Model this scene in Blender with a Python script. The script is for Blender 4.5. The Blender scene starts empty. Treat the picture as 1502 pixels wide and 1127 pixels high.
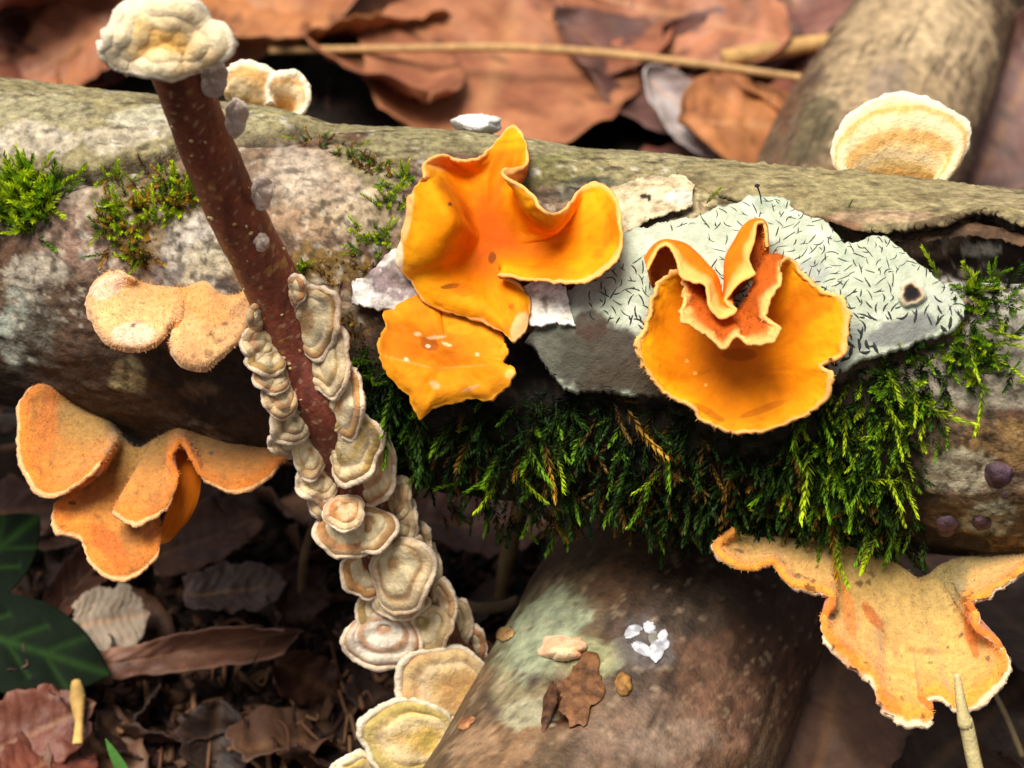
import bpy, math, random
import numpy as np

# ------------------------------------------------------------------ camera, sky, sun, exposure
# all lengths in this script are centimetres; S turns them into metres
S = 0.01
scn = bpy.context.scene
PITCH = math.radians(40.0)
FPX, IW, IH = 3094.0, 1502.0, 1127.0          # focal length in photo pixels, photo size
CAM = np.array([0.0, -30.0, 32.5])
FWD = np.array([0.0, math.cos(PITCH), -math.sin(PITCH)])
UPV = np.array([0.0, math.sin(PITCH), math.cos(PITCH)])
RGT = np.array([1.0, 0.0, 0.0])

cd = bpy.data.cameras.new('camera')
cam = bpy.data.objects.new('camera', cd)
scn.collection.objects.link(cam)
cam.location = tuple(CAM * S)
cam.rotation_euler = (math.pi / 2 - PITCH, 0, 0)
cd.sensor_width = 36.0
cd.lens = 36.0 * FPX / IW
cd.clip_start = 0.005
cd.clip_end = 200.0
cd.dof.use_dof = True
cd.dof.focus_distance = 34.6 * S
cd.dof.aperture_fstop = cd.lens / 2.9
scn.camera = cam

SUN_EL, SUN_AZ = math.radians(74), math.radians(-125)     # azimuth from +y towards +x
w = bpy.data.worlds.new('World')
scn.world = w
w.use_nodes = True
nt = w.node_tree
sky = nt.nodes.new('ShaderNodeTexSky')
sky.sky_type = 'NISHITA'
sky.sun_disc = False
sky.sun_elevation = SUN_EL
sky.sun_rotation = SUN_AZ
sky.dust_density = 4.0
hs = nt.nodes.new('ShaderNodeHueSaturation')
hs.inputs['Saturation'].default_value = 0.2
bgn = nt.nodes['Background']
bgn.inputs['Strength'].default_value = 0.055
nt.links.new(sky.outputs['Color'], hs.inputs['Color'])
nt.links.new(hs.outputs['Color'], bgn.inputs['Color'])
sl = bpy.data.lights.new('sun', 'SUN')
sl.energy = 3.6
sl.angle = math.radians(32)
sl.color = (1.0, 0.93, 0.82)
so = bpy.data.objects.new('sun', sl)
scn.collection.objects.link(so)
so.rotation_euler = (math.pi / 2 - SUN_EL, 0, math.pi - SUN_AZ)
so.location = (0, 0, 2)
scn.view_settings.view_transform = 'Standard'
scn.view_settings.look = 'None'
scn.view_settings.gamma = 1.0
scn.view_settings.exposure = 0.75
scn.view_settings.use_curve_mapping = False
scn.cycles.use_denoising = True
scn.cycles.max_bounces = 6

# ------------------------------------------------------------------ small maths
rng = np.random.default_rng(7)
random.seed(7)


def c(r, g, b):
    a = np.array([r, g, b], float) / 255.0
    return np.where(a <= 0.04045, a / 12.92, ((a + 0.055) / 1.055) ** 2.4)


def sstep(a, b, x):
    t = np.clip((x - a) / (b - a), 0, 1)
    return t * t * (3 - 2 * t)


_TAB = np.random.default_rng(99).uniform(-1, 1, 8192).astype(np.float32)


def vnoise(P, seed=0):
    P = np.asarray(P, np.float32) + np.float32(517.3)
    fl = np.floor(P)
    i = fl.astype(np.int32)
    f = P - fl
    f = f * f * (3 - 2 * f)
    x = [(i[..., 0] + k) * 7919 for k in (0, 1)]
    y = [(i[..., 1] + k) * 104729 for k in (0, 1)]
    z = [(i[..., 2] + k) * 1299709 + seed * 977 for k in (0, 1)]
    fx, fy, fz = f[..., 0], f[..., 1], f[..., 2]
    lev = []
    for dz in (0, 1):
        row = []
        for dy in (0, 1):
            yz = y[dy] ^ z[dz]
            h0, h1 = x[0] ^ yz, x[1] ^ yz
            a = _TAB[(h0 ^ (h0 >> 9)) & 8191]
            b = _TAB[(h1 ^ (h1 >> 9)) & 8191]
            row.append(a + (b - a) * fx)
        lev.append(row[0] + (row[1] - row[0]) * fy)
    return lev[0] + (lev[1] - lev[0]) * fz


def fbm(P, freq=1.0, octs=4, seed=0, gain=0.5):
    P = np.asarray(P, float)
    a, r, t = 1.0, 0, 0
    for o in range(octs):
        r = r + a * vnoise(P * freq + o * 31.7, seed + o)
        t += a
        a *= gain
        freq *= 2.03
    return r / t


def crom(Q, n, closed=False, axis=0):
    """Catmull-Rom resample control points Q along an axis to n samples"""
    Q = np.moveaxis(np.asarray(Q, float), axis, 0)
    m = Q.shape[0]
    if closed:
        t = np.arange(n) / n * m
        i = np.floor(t).astype(int)
        g = lambda k: Q[(i + k) % m]
    else:
        t = np.linspace(0, m - 1, n)
        i = np.clip(np.floor(t).astype(int), 0, m - 2)
        E = np.concatenate([2 * Q[:1] - Q[1:2], Q, 2 * Q[-1:] - Q[-2:-1]])
        g = lambda k: E[i + k + 1]
    f = (t - i).reshape((-1,) + (1,) * (Q.ndim - 1))
    p0, p1, p2, p3 = g(-1), g(0), g(1), g(2)
    R = 0.5 * (2 * p1 + (p2 - p0) * f + (2 * p0 - 5 * p1 + 4 * p2 - p3) * f ** 2 + (3 * p1 - p0 - 3 * p2 + p3) * f ** 3)
    return np.moveaxis(R, 0, axis)


def W(px, py, d):
    """world point (cm) on the ray through photo pixel (px,py) at depth d"""
    px, py, d = np.broadcast_arrays(np.asarray(px, float), np.asarray(py, float), np.asarray(d, float))
    return (CAM + FWD * d[..., None] + RGT * ((px - IW / 2) / FPX * d)[..., None]
            + UPV * ((IH / 2 - py) / FPX * d)[..., None])


def proj(P):
    q = np.asarray(P) - CAM
    d = q @ FWD
    return IW / 2 + (q @ RGT) / d * FPX, IH / 2 - (q @ UPV) / d * FPX, d


def ground_at(px, py, z=0.0):
    ray = W(px, py, 1.0) - CAM
    return CAM + ray * ((z - CAM[2]) / ray[..., 2])[..., None]


# ------------------------------------------------------------------ object helpers
COL = scn.collection


def mesh(name, V, F, colors=None, smooth=True, loc=None):
    V = np.asarray(V, float).reshape(-1, 3)
    if loc is None:
        loc = np.array([(V[:, 0].min() + V[:, 0].max()) / 2, (V[:, 1].min() + V[:, 1].max()) / 2, V[:, 2].min()])
    me = bpy.data.meshes.new(name)
    F = np.asarray(F, np.int32)
    L = (V - loc) * S
    me.vertices.add(len(L))
    me.vertices.foreach_set('co', L.ravel().astype(np.float32))
    if F.shape[1] == 4:                       # a quad whose last two corners agree is a triangle
        tri = F[:, 2] == F[:, 3]
        tot = np.where(tri, 3, 4).astype(np.int32)
        keep = np.ones(F.shape, bool)
        keep[tri, 3] = False
        loops = F[keep]
    else:
        tot = np.full(len(F), 3, np.int32)
        loops = F.ravel()
    st = np.concatenate([[0], np.cumsum(tot)[:-1]]).astype(np.int32)
    me.loops.add(len(loops))
    me.loops.foreach_set('vertex_index', loops)
    me.polygons.add(len(F))
    me.polygons.foreach_set('loop_start', st)
    me.polygons.foreach_set('loop_total', tot)
    if smooth:
        me.polygons.foreach_set('use_smooth', np.ones(len(F), bool))
    if colors is not None:
        ca = me.color_attributes.new('tint', 'FLOAT_COLOR', 'POINT')
        cc = np.ones((len(V), 4), np.float32)
        cc[:, :3] = np.clip(np.asarray(colors).reshape(-1, 3), 0, 1)
        ca.data.foreach_set('color', cc.ravel())
    me.update()
    me.validate()
    return me, loc


def obj(name, V, F, colors, mat, parent=None, smooth=True, loc=None):
    if parent is not None and loc is None:
        loc = abs_loc(parent)
    me, loc = mesh(name, V, F, colors, smooth, loc)
    o = bpy.data.objects.new(name, me)
    COL.objects.link(o)
    me.materials.append(mat)
    if parent is not None:
        o.parent = parent
        o.location = tuple((np.asarray(loc) - abs_loc(parent)) * S)
    else:
        o.location = tuple(np.asarray(loc) * S)
    return o


def abs_loc(o):
    p = np.zeros(3)
    while o is not None:
        p = p + np.array(o.location) / S
        o = o.parent
    return p


def empty(name, loc):
    o = bpy.data.objects.new(name, None)
    COL.objects.link(o)
    o.location = tuple(np.asarray(loc) * S)
    o.empty_display_size = 0.01
    return o


def tag(o, label, cat, group=None, kind=None):
    o['label'] = label
    o['category'] = cat
    if group:
        o['group'] = group
    if kind:
        o['kind'] = kind
    return o


# ------------------------------------------------------------------ materials
def painted(name, rough=0.7, bump=0.3, bscale=900.0, var=0.35, vscale=500.0, transl=0.0, spec=0.3, coat=0.0, sheen=0.0, tile=None):
    """procedural material: the surface's own tint (zones, lichen, wear) with fine grain and relief from noise"""
    m = bpy.data.materials.new(name)
    m.use_nodes = True
    n, l = m.node_tree.nodes, m.node_tree.links
    b = n['Principled BSDF']
    b.inputs['Roughness'].default_value = rough
    b.inputs['Specular IOR Level'].default_value = spec
    if coat:
        b.inputs['Coat Weight'].default_value = coat
        b.inputs['Coat Roughness'].default_value = 0.3
    if sheen:
        b.inputs['Sheen Weight'].default_value = sheen
        b.inputs['Sheen Roughness'].default_value = 0.5
    at = n.new('ShaderNodeAttribute')
    at.attribute_name = 'tint'
    tc = n.new('ShaderNodeTexCoord')
    nz = n.new('ShaderNodeTexNoise')
    nz.inputs['Scale'].default_value = vscale
    nz.inputs['Detail'].default_value = 5
    nz.inputs['Roughness'].default_value = 0.65
    mr = n.new('ShaderNodeMapRange')
    mr.inputs['From Min'].default_value = 0.3
    mr.inputs['From Max'].default_value = 0.7
    mr.inputs['To Min'].default_value = 1 - var
    mr.inputs['To Max'].default_value = 1 + var * 0.7
    mx = n.new('ShaderNodeVectorMath')
    mx.operation = 'SCALE'
    l.new(tc.outputs['Object'], nz.inputs['Vector'])
    l.new(nz.outputs['Fac'], mr.inputs['Value'])
    l.new(at.outputs['Color'], mx.inputs[0])
    l.new(mr.outputs['Result'], mx.inputs['Scale'])
    l.new(mx.outputs[0], b.inputs['Base Color'])
    n2 = n.new('ShaderNodeTexNoise')
    n2.inputs['Scale'].default_value = bscale
    n2.inputs['Detail'].default_value = 6
    n2.inputs['Roughness'].default_value = 0.6
    bp = n.new('ShaderNodeBump')
    bp.inputs['Strength'].default_value = bump
    bp.inputs['Distance'].default_value = 0.0006
    l.new(tc.outputs['Object'], n2.inputs['Vector'])
    n3 = n.new('ShaderNodeTexNoise')
    n3.inputs['Scale'].default_value = bscale * 3.7
    n3.inputs['Detail'].default_value = 3
    ad = n.new('ShaderNodeMath')
    ad.operation = 'MULTIPLY_ADD'
    ad.inputs[1].default_value = 0.45
    l.new(tc.outputs['Object'], n3.inputs['Vector'])
    l.new(n3.outputs['Fac'], ad.inputs[0])
    l.new(n2.outputs['Fac'], ad.inputs[2])
    l.new(ad.outputs[0], bp.inputs['Height'])
    l.new(bp.outputs['Normal'], b.inputs['Normal'])
    if transl:
        tr = n.new('ShaderNodeBsdfTranslucent')
        ms = n.new('ShaderNodeMixShader')
        ms.inputs[0].default_value = transl
        l.new(mx.outputs[0], tr.inputs['Color'])
        l.new(b.outputs[0], ms.inputs[1])
        l.new(tr.outputs[0], ms.inputs[2])
        l.new(ms.outputs[0], n['Material Output'].inputs['Surface'])
    return m


M_LOG = painted('log_bark', 0.8, 1.0, 420, 0.6, 520, spec=0.25)
M_CROSS = painted('smooth_bark', 0.6, 0.8, 300, 0.5, 300, spec=0.35)
M_PLATE = painted('lichen_crust', 0.85, 0.7, 700, 0.22, 500, spec=0.2)
M_HYM = painted('fungus_flesh', 0.7, 0.22, 450, 0.16, 240, transl=0.15, spec=0.1)
M_FELT = painted('felted_fungus', 0.85, 0.75, 1100, 0.26, 800, transl=0.12, spec=0.15, sheen=0.25)
M_STEM = painted('stem_bark', 0.5, 0.45, 900, 0.4, 900, spec=0.4)
M_MOSS = painted('moss_green', 0.6, 0.1, 800, 0.3, 300, transl=0.35, spec=0.3)
M_LEAF = painted('dead_leaf', 0.55, 0.5, 260, 0.3, 120, transl=0.1, spec=0.4)
M_WOOD = painted('dry_stalk', 0.7, 0.5, 500, 0.3, 300, spec=0.25)
M_SOIL = painted('humus', 0.9, 1.0, 250, 0.6, 160, spec=0.2)
M_DARK = painted('dark_fruit_body', 0.7, 0.8, 900, 0.35, 500, spec=0.3)
M_GREEN = painted('ivy_green', 0.7, 0.3, 200, 0.3, 120, spec=0.1)


# ------------------------------------------------------------------ thick curved sheets
def thicken(P, th, closed=False, taper=0.35, flip_to_cam=True, rim=1.0, ends=True):
    """P (nu,nv,3): columns u, rows v from attachment to margin. Returns V, F, U, Vv, side"""
    nu, nv = P.shape[:2]
    if closed:
        du = np.roll(P, -1, 0) - np.roll(P, 1, 0)
    else:
        du = np.gradient(P, axis=0)
    dv = np.gradient(P, axis=1)
    N = np.cross(du, dv)
    ln = np.linalg.norm(N, axis=-1, keepdims=True)
    N = N / np.maximum(ln, 1e-9)
    if closed:
        N[:, 0] = N[:, 1].mean(0)
    for _ in range(2):
        if closed:
            N = (np.roll(N, 1, 0) + 2 * N + np.roll(N, -1, 0))
        else:
            E = np.concatenate([N[:1], N, N[-1:]])
            N = E[:-2] + 2 * E[1:-1] + E[2:]
        E = np.concatenate([N[:, :1], N, N[:, -1:]], 1)
        N = E[:, :-2] + 2 * E[:, 1:-1] + E[:, 2:]
        N = N / np.maximum(np.linalg.norm(N, axis=-1, keepdims=True), 1e-9)
    if flip_to_cam:
        if (N * (CAM - P)).sum() < 0:
            N = -N
    v = np.linspace(0, 1, nv)[None, :]
    prof = 1 - taper * v ** 3
    h = (th * 0.5 * prof)[..., None]
    A, B = P + N * h, P - N * h
    uu = np.repeat(np.arange(nu)[:, None] / max(nu - 1, 1), nv, 1)
    vv = np.repeat(v, nu, 0)
    idx = lambda o: (np.arange(nu)[:, None] * nv + np.arange(nv)[None, :]) + o
    ia, ib = idx(0), idx(nu * nv)
    n_ = nu if closed else nu - 1
    i0 = np.arange(n_)
    i1 = (i0 + 1) % nu
    flip = (np.cross(du, dv) * N).sum() < 0

    def quads(I, rev):
        q = np.stack([I[i0][:, :-1], I[i1][:, :-1], I[i1][:, 1:], I[i0][:, 1:]], -1).reshape(-1, 4)
        return q[:, ::-1] if rev else q
    F = [quads(ia, flip), quads(ib, not flip)]
    # rounded margin
    out = dv[:, -1] / np.maximum(np.linalg.norm(dv[:, -1], axis=-1, keepdims=True), 1e-9)
    R = P[:, -1] + out * th * 0.5 * rim * (1 - taper)
    ir = np.arange(nu) + 2 * nu * nv

    def strip(a, b, rev):
        q = np.stack([a[i0], a[i1], b[i1], b[i0]], -1)
        return q[:, ::-1] if rev else q
    F += [strip(ia[:, -1], ir, flip), strip(ir, ib[:, -1], flip)]
    if not closed:
        F += [strip(ia[:, 0], ib[:, 0], not flip)]
        k0 = np.arange(nv - 1)
        for e, rv in ((0, flip), (nu - 1, not flip)):
            q = np.stack([ia[e][k0], ia[e][k0 + 1], ib[e][k0 + 1], ib[e][k0]], -1)
            F.append(q[:, ::-1] if rv else q)
    V = np.concatenate([A.reshape(-1, 3), B.reshape(-1, 3), R])
    U = np.concatenate([uu.ravel(), uu.ravel(), uu[:, -1]])
    Vv = np.concatenate([vv.ravel(), vv.ravel(), np.full(nu, 1.02)])
    side = np.concatenate([np.zeros(nu * nv), np.ones(nu * nv), np.full(nu, 0.5)])
    NN = np.concatenate([N.reshape(-1, 3), -N.reshape(-1, 3), out])
    return V, np.concatenate(F), U, Vv, side, NN


def tube(path, rad, nseg=10, npts=None, closed_ends=True, wob=0.0, seed=0):
    path = np.asarray(path, float)
    if npts:
        path = crom(path, npts)
    n = len(path)
    rad = np.broadcast_to(np.asarray(rad, float), (len(rad),)) if hasattr(rad, '__len__') else np.array([rad, rad])
    rad = np.interp(np.linspace(0, 1, n), np.linspace(0, 1, len(rad)), rad)
    T = np.gradient(path, axis=0)
    T /= np.maximum(np.linalg.norm(T, axis=1, keepdims=True), 1e-9)
    ref = np.array([0.13, 0.31, 0.94])
    if abs(T[0] @ ref) > 0.85:
        ref = np.array([0.9, 0.3, 0.1])
    X = np.cross(T, ref)
    X /= np.linalg.norm(X, axis=1, keepdims=True)
    Y = np.cross(T, X)
    a = np.arange(nseg) / nseg * 2 * np.pi
    rr = rad[:, None] * np.ones(nseg)
    V = path[:, None] + rr[..., None] * (np.cos(a)[None, :, None] * X[:, None] + np.sin(a)[None, :, None] * Y[:, None])
    if wob:
        nn = fbm(V, 1.2 / max(rad.mean(), 1e-3), 3, seed)
        V = path[:, None] + (V - path[:, None]) * (1 + wob * nn)[..., None]
    V = V.reshape(-1, 3)
    i = np.arange(n - 1)[:, None] * nseg
    j = np.arange(nseg)[None, :]
    jn = (j + 1) % nseg
    F = np.stack([i + j, i + jn, i + nseg + jn, i + nseg + j], -1).reshape(-1, 4)
    if closed_ends:
        b = len(V)
        V = np.concatenate([V, path[:1], path[-1:]])
        j = np.arange(nseg)
        jn = (j + 1) % nseg
        f0 = np.stack([jn, j, np.full(nseg, b), np.full(nseg, b)], -1)
        k = (n - 1) * nseg
        f1 = np.stack([k + j, k + jn, np.full(nseg, b + 1), np.full(nseg, b + 1)], -1)
        F = np.concatenate([F, f0, f1])
    tt = np.concatenate([np.repeat(np.linspace(0, 1, n), nseg), [0, 1]]) if closed_ends else np.repeat(np.linspace(0, 1, n), nseg)
    return V, F, tt


# ------------------------------------------------------------------ the two logs as curves
LT = np.array([0.0, 750.0, 1500.0])
LAX = np.array([W(0, 360, 40.0), W(750, 470, 38.0), W(1500, 551, 36.5)])
LR = np.array([2.97, 3.22, 3.18])


def lagr(t, Q):
    t = np.asarray(t, float)
    a, b, d = LT
    wa = (t - b) * (t - d) / ((a - b) * (a - d))
    wb = (t - a) * (t - d) / ((b - a) * (b - d))
    wd = (t - a) * (t - b) / ((d - a) * (d - b))
    if Q.ndim == 1:
        return wa * Q[0] + wb * Q[1] + wd * Q[2]
    return wa[..., None] * Q[0] + wb[..., None] * Q[1] + wd[..., None] * Q[2]


TS = np.linspace(-800, 2300, 63)
AXP, AXR = lagr(TS, LAX), np.clip(lagr(TS, LR), 2.6, 3.3)


def sd_log(P):
    """distance to main log axis minus radius (polyline), P (N,3)"""
    best = np.full(len(P), 1e9)
    for k in range(len(TS) - 1):
        a, b = AXP[k], AXP[k + 1]
        ab = b - a
        t = np.clip(((P - a) @ ab) / (ab @ ab), 0, 1)
        d = np.linalg.norm(P - a - t[:, None] * ab, axis=1) - (AXR[k] * (1 - t) + AXR[k + 1] * t)
        best = np.minimum(best, d)
    return best


GX, GY = np.arange(-200, 1800, 16.0), np.arange(-60, 1140, 12.0)
_gx, _gy = np.meshgrid(GX, GY)
_d = np.full(_gx.size, 28.0)
_bd, _bs = _d.copy(), np.full(_gx.size, 1e9)
for _ in range(18):
    s_ = sd_log(W(_gx.ravel(), _gy.ravel(), _d))
    upd = s_ < _bs
    _bs = np.where(upd, s_, _bs)
    _bd = np.where(upd, _d, _bd)
    _d = np.minimum(_d + np.maximum(s_ * 0.98, 0.0), 46.0)
LOGD = _bd.reshape(_gx.shape)
LOGHIT = (_bs < 0.02).reshape(_gx.shape)


def logd(px, py):
    px, py = np.asarray(px, float), np.asarray(py, float)
    x = np.clip((px - GX[0]) / 16.0, 0, len(GX) - 1.001)
    y = np.clip((py - GY[0]) / 12.0, 0, len(GY) - 1.001)
    i, j = x.astype(int), y.astype(int)
    fx, fy = x - i, y - j
    return (LOGD[j, i] * (1 - fx) * (1 - fy) + LOGD[j, i + 1] * fx * (1 - fy)
            + LOGD[j + 1, i] * (1 - fx) * fy + LOGD[j + 1, i + 1] * fx * fy)


def place(Q, mode):
    """control triples (px,py,h) to world; h in cm towards the camera from the log (mode None) or a depth"""
    Q = np.asarray(Q, float)
    if mode is None:
        d = logd(Q[..., 0], Q[..., 1]) - Q[..., 2]
    elif callable(mode):
        d = mode(Q[..., 0], Q[..., 1]) - Q[..., 2]
    else:
        d = mode - Q[..., 2]
    return W(Q[..., 0], Q[..., 1], d)


# ------------------------------------------------------------------ painting of zones on bark, some with shade put into the colour
def paint(P, base, blobs, seed=0, wf=1.6, amp=0.55):
    """colour of a bark surface: patches given by photo pixel, radii, tilt, sRGB colour, strength; ragged edges"""
    px, py, d = proj(P)
    C = np.repeat(np.asarray(base)[None], len(P), 0) if np.ndim(base) == 1 else base.copy()
    n1 = fbm(P, wf, 4, seed + 3)
    n2 = fbm(P, wf * 4, 3, seed + 9)
    for i, (x, y, rx, ry, rot, col, st) in enumerate(blobs):
        a = math.radians(rot)
        ca, sa = math.cos(a), math.sin(a)
        ux, uy = px - x, py - y
        e = np.hypot((ux * ca + uy * sa) / rx, (-ux * sa + uy * ca) / ry)
        ph = ((i * 37) % 11) / 11.0 - 0.5
        e = e + amp * (n1 * (1 + ph) + 0.45 * n2)
        wgt = (sstep(1.12, 0.82, e) * st)[:, None]
        C = C * (1 - wgt) + c(*col) * wgt
    return C


# ------------------------------------------------------------------ ground
def ground_h(x, y):
    P = np.stack([x, y, np.zeros_like(x)], -1)
    h = 0.55 * fbm(P, 0.12, 4, 40) + 0.18 * fbm(P, 0.7, 3, 44)
    # a hollow in front of the log
    h = h - 1.1 * np.exp(-(((x + 6) / 7) ** 2 + ((y + 3) / 6) ** 2))
    return h - 0.1


def build_ground():
    r = np.concatenate([np.linspace(0, 45, 150), np.geomspace(46, 900, 40)])
    a = np.linspace(0, 2 * np.pi, 361)[:-1]
    R_, A_ = np.meshgrid(r, a, indexing='ij')
    x, y = R_ * np.cos(A_), R_ * np.sin(A_) + 5
    fade = 1.0
    z = ground_h(x, y) * fade
    P = np.stack([x, y, z], -1).reshape(-1, 3)
    n, m = len(r), len(a)
    i = np.arange(n - 1)[:, None] * m
    j = np.arange(m)[None]
    jn = (j + 1) % m
    F = np.stack([i + j, i + m + j, i + m + jn, i + jn], -1).reshape(-1, 4)
    k = fbm(P, 0.5, 4, 50)
    k2 = fbm(P, 2.2, 3, 54)
    C = c(24, 17, 12)[None] * (1 + 0.5 * k2)[:, None]
    t = sstep(0.05, 0.4, k)[:, None]
    C = C * (1 - t) + c(44, 29, 21) * t
    o = obj('ground', P, F, C, M_SOIL, loc=np.array([0, 5, 0.0]))
    o['kind'] = 'structure'
    o['label'] = 'dark brown humus soil of the woodland floor'
    return o


build_ground()

# ------------------------------------------------------------------ main fallen log
# lower edge of the raised left bark sheet, and of the loose bark strip on the right
EDGE_X = np.array([-900, -60, 0, 60, 110, 140, 180, 230, 270, 330, 420, 520, 2400])
EDGE_Y = np.array([300, 280, 262, 258, 262, 268, 246, 240, 214, 205, 196, 170, 120])


def build_log():
    nt_, na = 760, 330
    t = np.linspace(-620, 2120, nt_)
    ax = lagr(t, LAX)
    rad = np.clip(lagr(t, LR), 2.6, 3.3)
    T = np.gradient(ax, axis=0)
    T /= np.linalg.norm(T, axis=1, keepdims=True)
    # angle 0 points at the camera, so the seam is at the back
    toc = CAM - ax
    X = toc - (toc * T).sum(1, keepdims=True) * T
    X /= np.linalg.norm(X, axis=1, keepdims=True)
    Y = np.cross(T, X)
    q = np.linspace(-1, 1, na + 1)[:-1]
    a = np.pi * (0.72 * q + 0.28 * q ** 3)
    D = np.cos(a)[None, :, None] * X[:, None] + np.sin(a)[None, :, None] * Y[:, None]
    P0 = ax[:, None] + rad[:, None, None] * D
    Pf = P0.reshape(-1, 3)
    px, py, _ = proj(Pf)
    facing = ((Pf - np.repeat(ax, na, 0)) * (CAM - Pf)).sum(1) > -0.6
    # relief: long fibres, lumps, flaking scales
    along = Pf.copy()
    along[:, 0] *= 0.35
    h = 0.10 * fbm(Pf, 0.35, 2, 1) + 0.05 * fbm(along, 1.5, 4, 2)
    rough_m = sstep(235, 330, py) * facing
    sc = fbm(along, 3.6, 3, 5)
    h += (0.035 + 0.07 * rough_m) * np.where(sc > 0.05, sc, sc * 0.4)
    h += 0.018 * fbm(Pf, 9, 2, 8)
    h += 0.012 * fbm(Pf * [1, 3, 3], 6, 2, 61)
    # left bark sheet stands proud of the bare wood
    wav = 16 * fbm(Pf, 1.1, 3, 12)
    e = np.interp(px, EDGE_X, EDGE_Y) + wav
    up = sstep(4, -5, py - e) * facing
    fadeL = 1 - sstep(380, 520, px)
    h += 0.17 * up * fadeL
    crack = np.exp(-((py - e - 7) / 6.0) ** 2) * facing * fadeL * sstep(-0.45, 0.0, fbm(Pf, 0.8, 2, 15))
    h -= 0.2 * crack
    # hollow under the loose strip on the right
    hol = np.exp(-((px - 1400) / 190.0) ** 4) * np.exp(-((py - 368) / 34.0) ** 2) * facing
    h -= 0.75 * hol
    # rotten hollow under the two orange fans and under the lichen plate
    h -= 0.55 * np.exp(-(((px - 790) / 60.0) ** 2 + ((py - 545) / 50.0) ** 2)) * facing
    h -= 0.3 * np.exp(-(((px - 330) / 70.0) ** 2 + ((py - 548) / 45.0) ** 2)) * facing
    P = (Pf + (D.reshape(-1, 3)) * h[:, None])
    # colour
    n = fbm(Pf, 0.9, 4, 20)
    n3 = fbm(Pf, 5, 3, 24)
    base = c(120, 98, 78)[None] * (1 + 0.35 * n)[:, None]
    tt_ = sstep(-0.1, 0.35, fbm(along, 1.3, 4, 27))[:, None]
    base = base * (1 - tt_) + c(88, 62, 46) * tt_
    olive = c(136, 125, 90)[None] * (1 + 0.25 * n + 0.15 * n3)[:, None]
    topm = (sstep(10, -6, py - e - 60 * sstep(400, 700, px) - 80 * sstep(700, 1000, px)) * facing)[:, None]
    topm = np.maximum(topm, 1 - facing[:, None] * 1.0)
    base = base * (1 - topm) + olive * topm
    dk, pale, lich = (46, 34, 25), (190, 180, 164), (163, 168, 150)  # dk: dark brown bark with the log's lower shade painted in
    B = [
        (60, 175, 90, 30, 5, (152, 144, 114), .6), (60, 215, 70, 24, 0, (178, 166, 148), .7), (190, 205, 70, 22, -12, (174, 162, 142), .7),
        (215, 182, 55, 14, -5, (176, 172, 150), .6), (340, 190, 60, 18, 5, (160, 150, 118), .6), (395, 180, 50, 20, 0, (152, 143, 104), .7),
        (120, 292, 60, 34, 0, (160, 142, 126), .8), (265, 345, 60, 38, -20, (176, 168, 156), .8), (300, 388, 60, 26, -10, (170, 160, 135), .8),
        (70, 330, 60, 40, 0, (132, 106, 92), .7), (60, 400, 46, 26, 0, (160, 152, 136), .7), (140, 375, 60, 34, 20, (140, 112, 98), .6),
        (38, 486, 44, 62, -20, (152, 156, 142), .95), (60, 545, 30, 20, 10, (132, 136, 122), .7),
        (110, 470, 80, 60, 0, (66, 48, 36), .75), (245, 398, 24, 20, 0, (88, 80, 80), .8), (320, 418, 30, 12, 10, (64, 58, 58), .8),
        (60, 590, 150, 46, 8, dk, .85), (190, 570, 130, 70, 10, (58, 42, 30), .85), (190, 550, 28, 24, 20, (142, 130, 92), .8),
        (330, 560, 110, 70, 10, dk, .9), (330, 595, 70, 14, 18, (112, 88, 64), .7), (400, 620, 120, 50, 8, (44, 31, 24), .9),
        (215, 300, 90, 40, 0, (120, 104, 60), .5), (205, 350, 40, 50, 0, (112, 84, 30), .7),
        (490, 270, 90, 60, 0, (172, 152, 128), .8), (430, 250, 50, 40, 10, (176, 160, 142), .7), (520, 320, 70, 30, 0, (158, 140, 112), .7),
        (440, 330, 60, 26, 10, (150, 120, 92), .6), (480, 390, 70, 28, 8, (116, 90, 40), .75), (540, 240, 60, 26, 30, (104, 100, 52), .55), (590, 215, 60, 18, 10, (140, 132, 96), .7),
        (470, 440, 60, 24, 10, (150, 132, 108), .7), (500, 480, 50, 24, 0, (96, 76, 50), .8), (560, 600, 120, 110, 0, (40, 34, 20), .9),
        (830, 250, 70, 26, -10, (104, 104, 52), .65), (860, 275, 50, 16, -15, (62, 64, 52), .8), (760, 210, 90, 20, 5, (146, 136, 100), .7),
        (800, 560, 110, 90, 0, (18, 13, 10), .97), (760, 670, 240, 130, 4, (24, 20, 12), .97), (1020, 690, 240, 110, 5, (25, 21, 12), .97),  # near-black: soil-dark bark plus painted shade of the cavity and belly
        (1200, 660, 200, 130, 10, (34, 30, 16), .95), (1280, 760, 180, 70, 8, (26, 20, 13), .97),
        (1440, 380, 110, 60, 5, (30, 20, 14), .95), (1420, 405, 100, 36, 10, (190, 184, 176), .9), (1470, 480, 60, 60, 0, (160, 156, 140), .85),  # first patch paints the shade of the gap under the loose strip
        (1450, 560, 80, 60, 0, (146, 138, 120), .85), (1380, 570, 60, 40, 0, (150, 142, 124), .7), (1470, 650, 90, 50, 0, (130, 100, 58), .85),
        (1410, 690, 60, 40, 10, (178, 170, 142), .8), (1440, 770, 90, 50, 0, (92, 72, 42), .85), (1450, 760, 40, 24, 0, (150, 150, 122), .7), (1370, 800, 80, 30, 0, (24, 17, 12), .9),
        (1120, 270, 260, 36, 8, (142, 128, 92), .85), (1000, 240, 120, 20, 6, (150, 140, 104), .8),
        (1000, 300, 90, 20, 12, (176, 160, 118), .7),
    ]
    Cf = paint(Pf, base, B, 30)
    Cf = np.where(facing[:, None], Cf, olive * 0.8)
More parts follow.
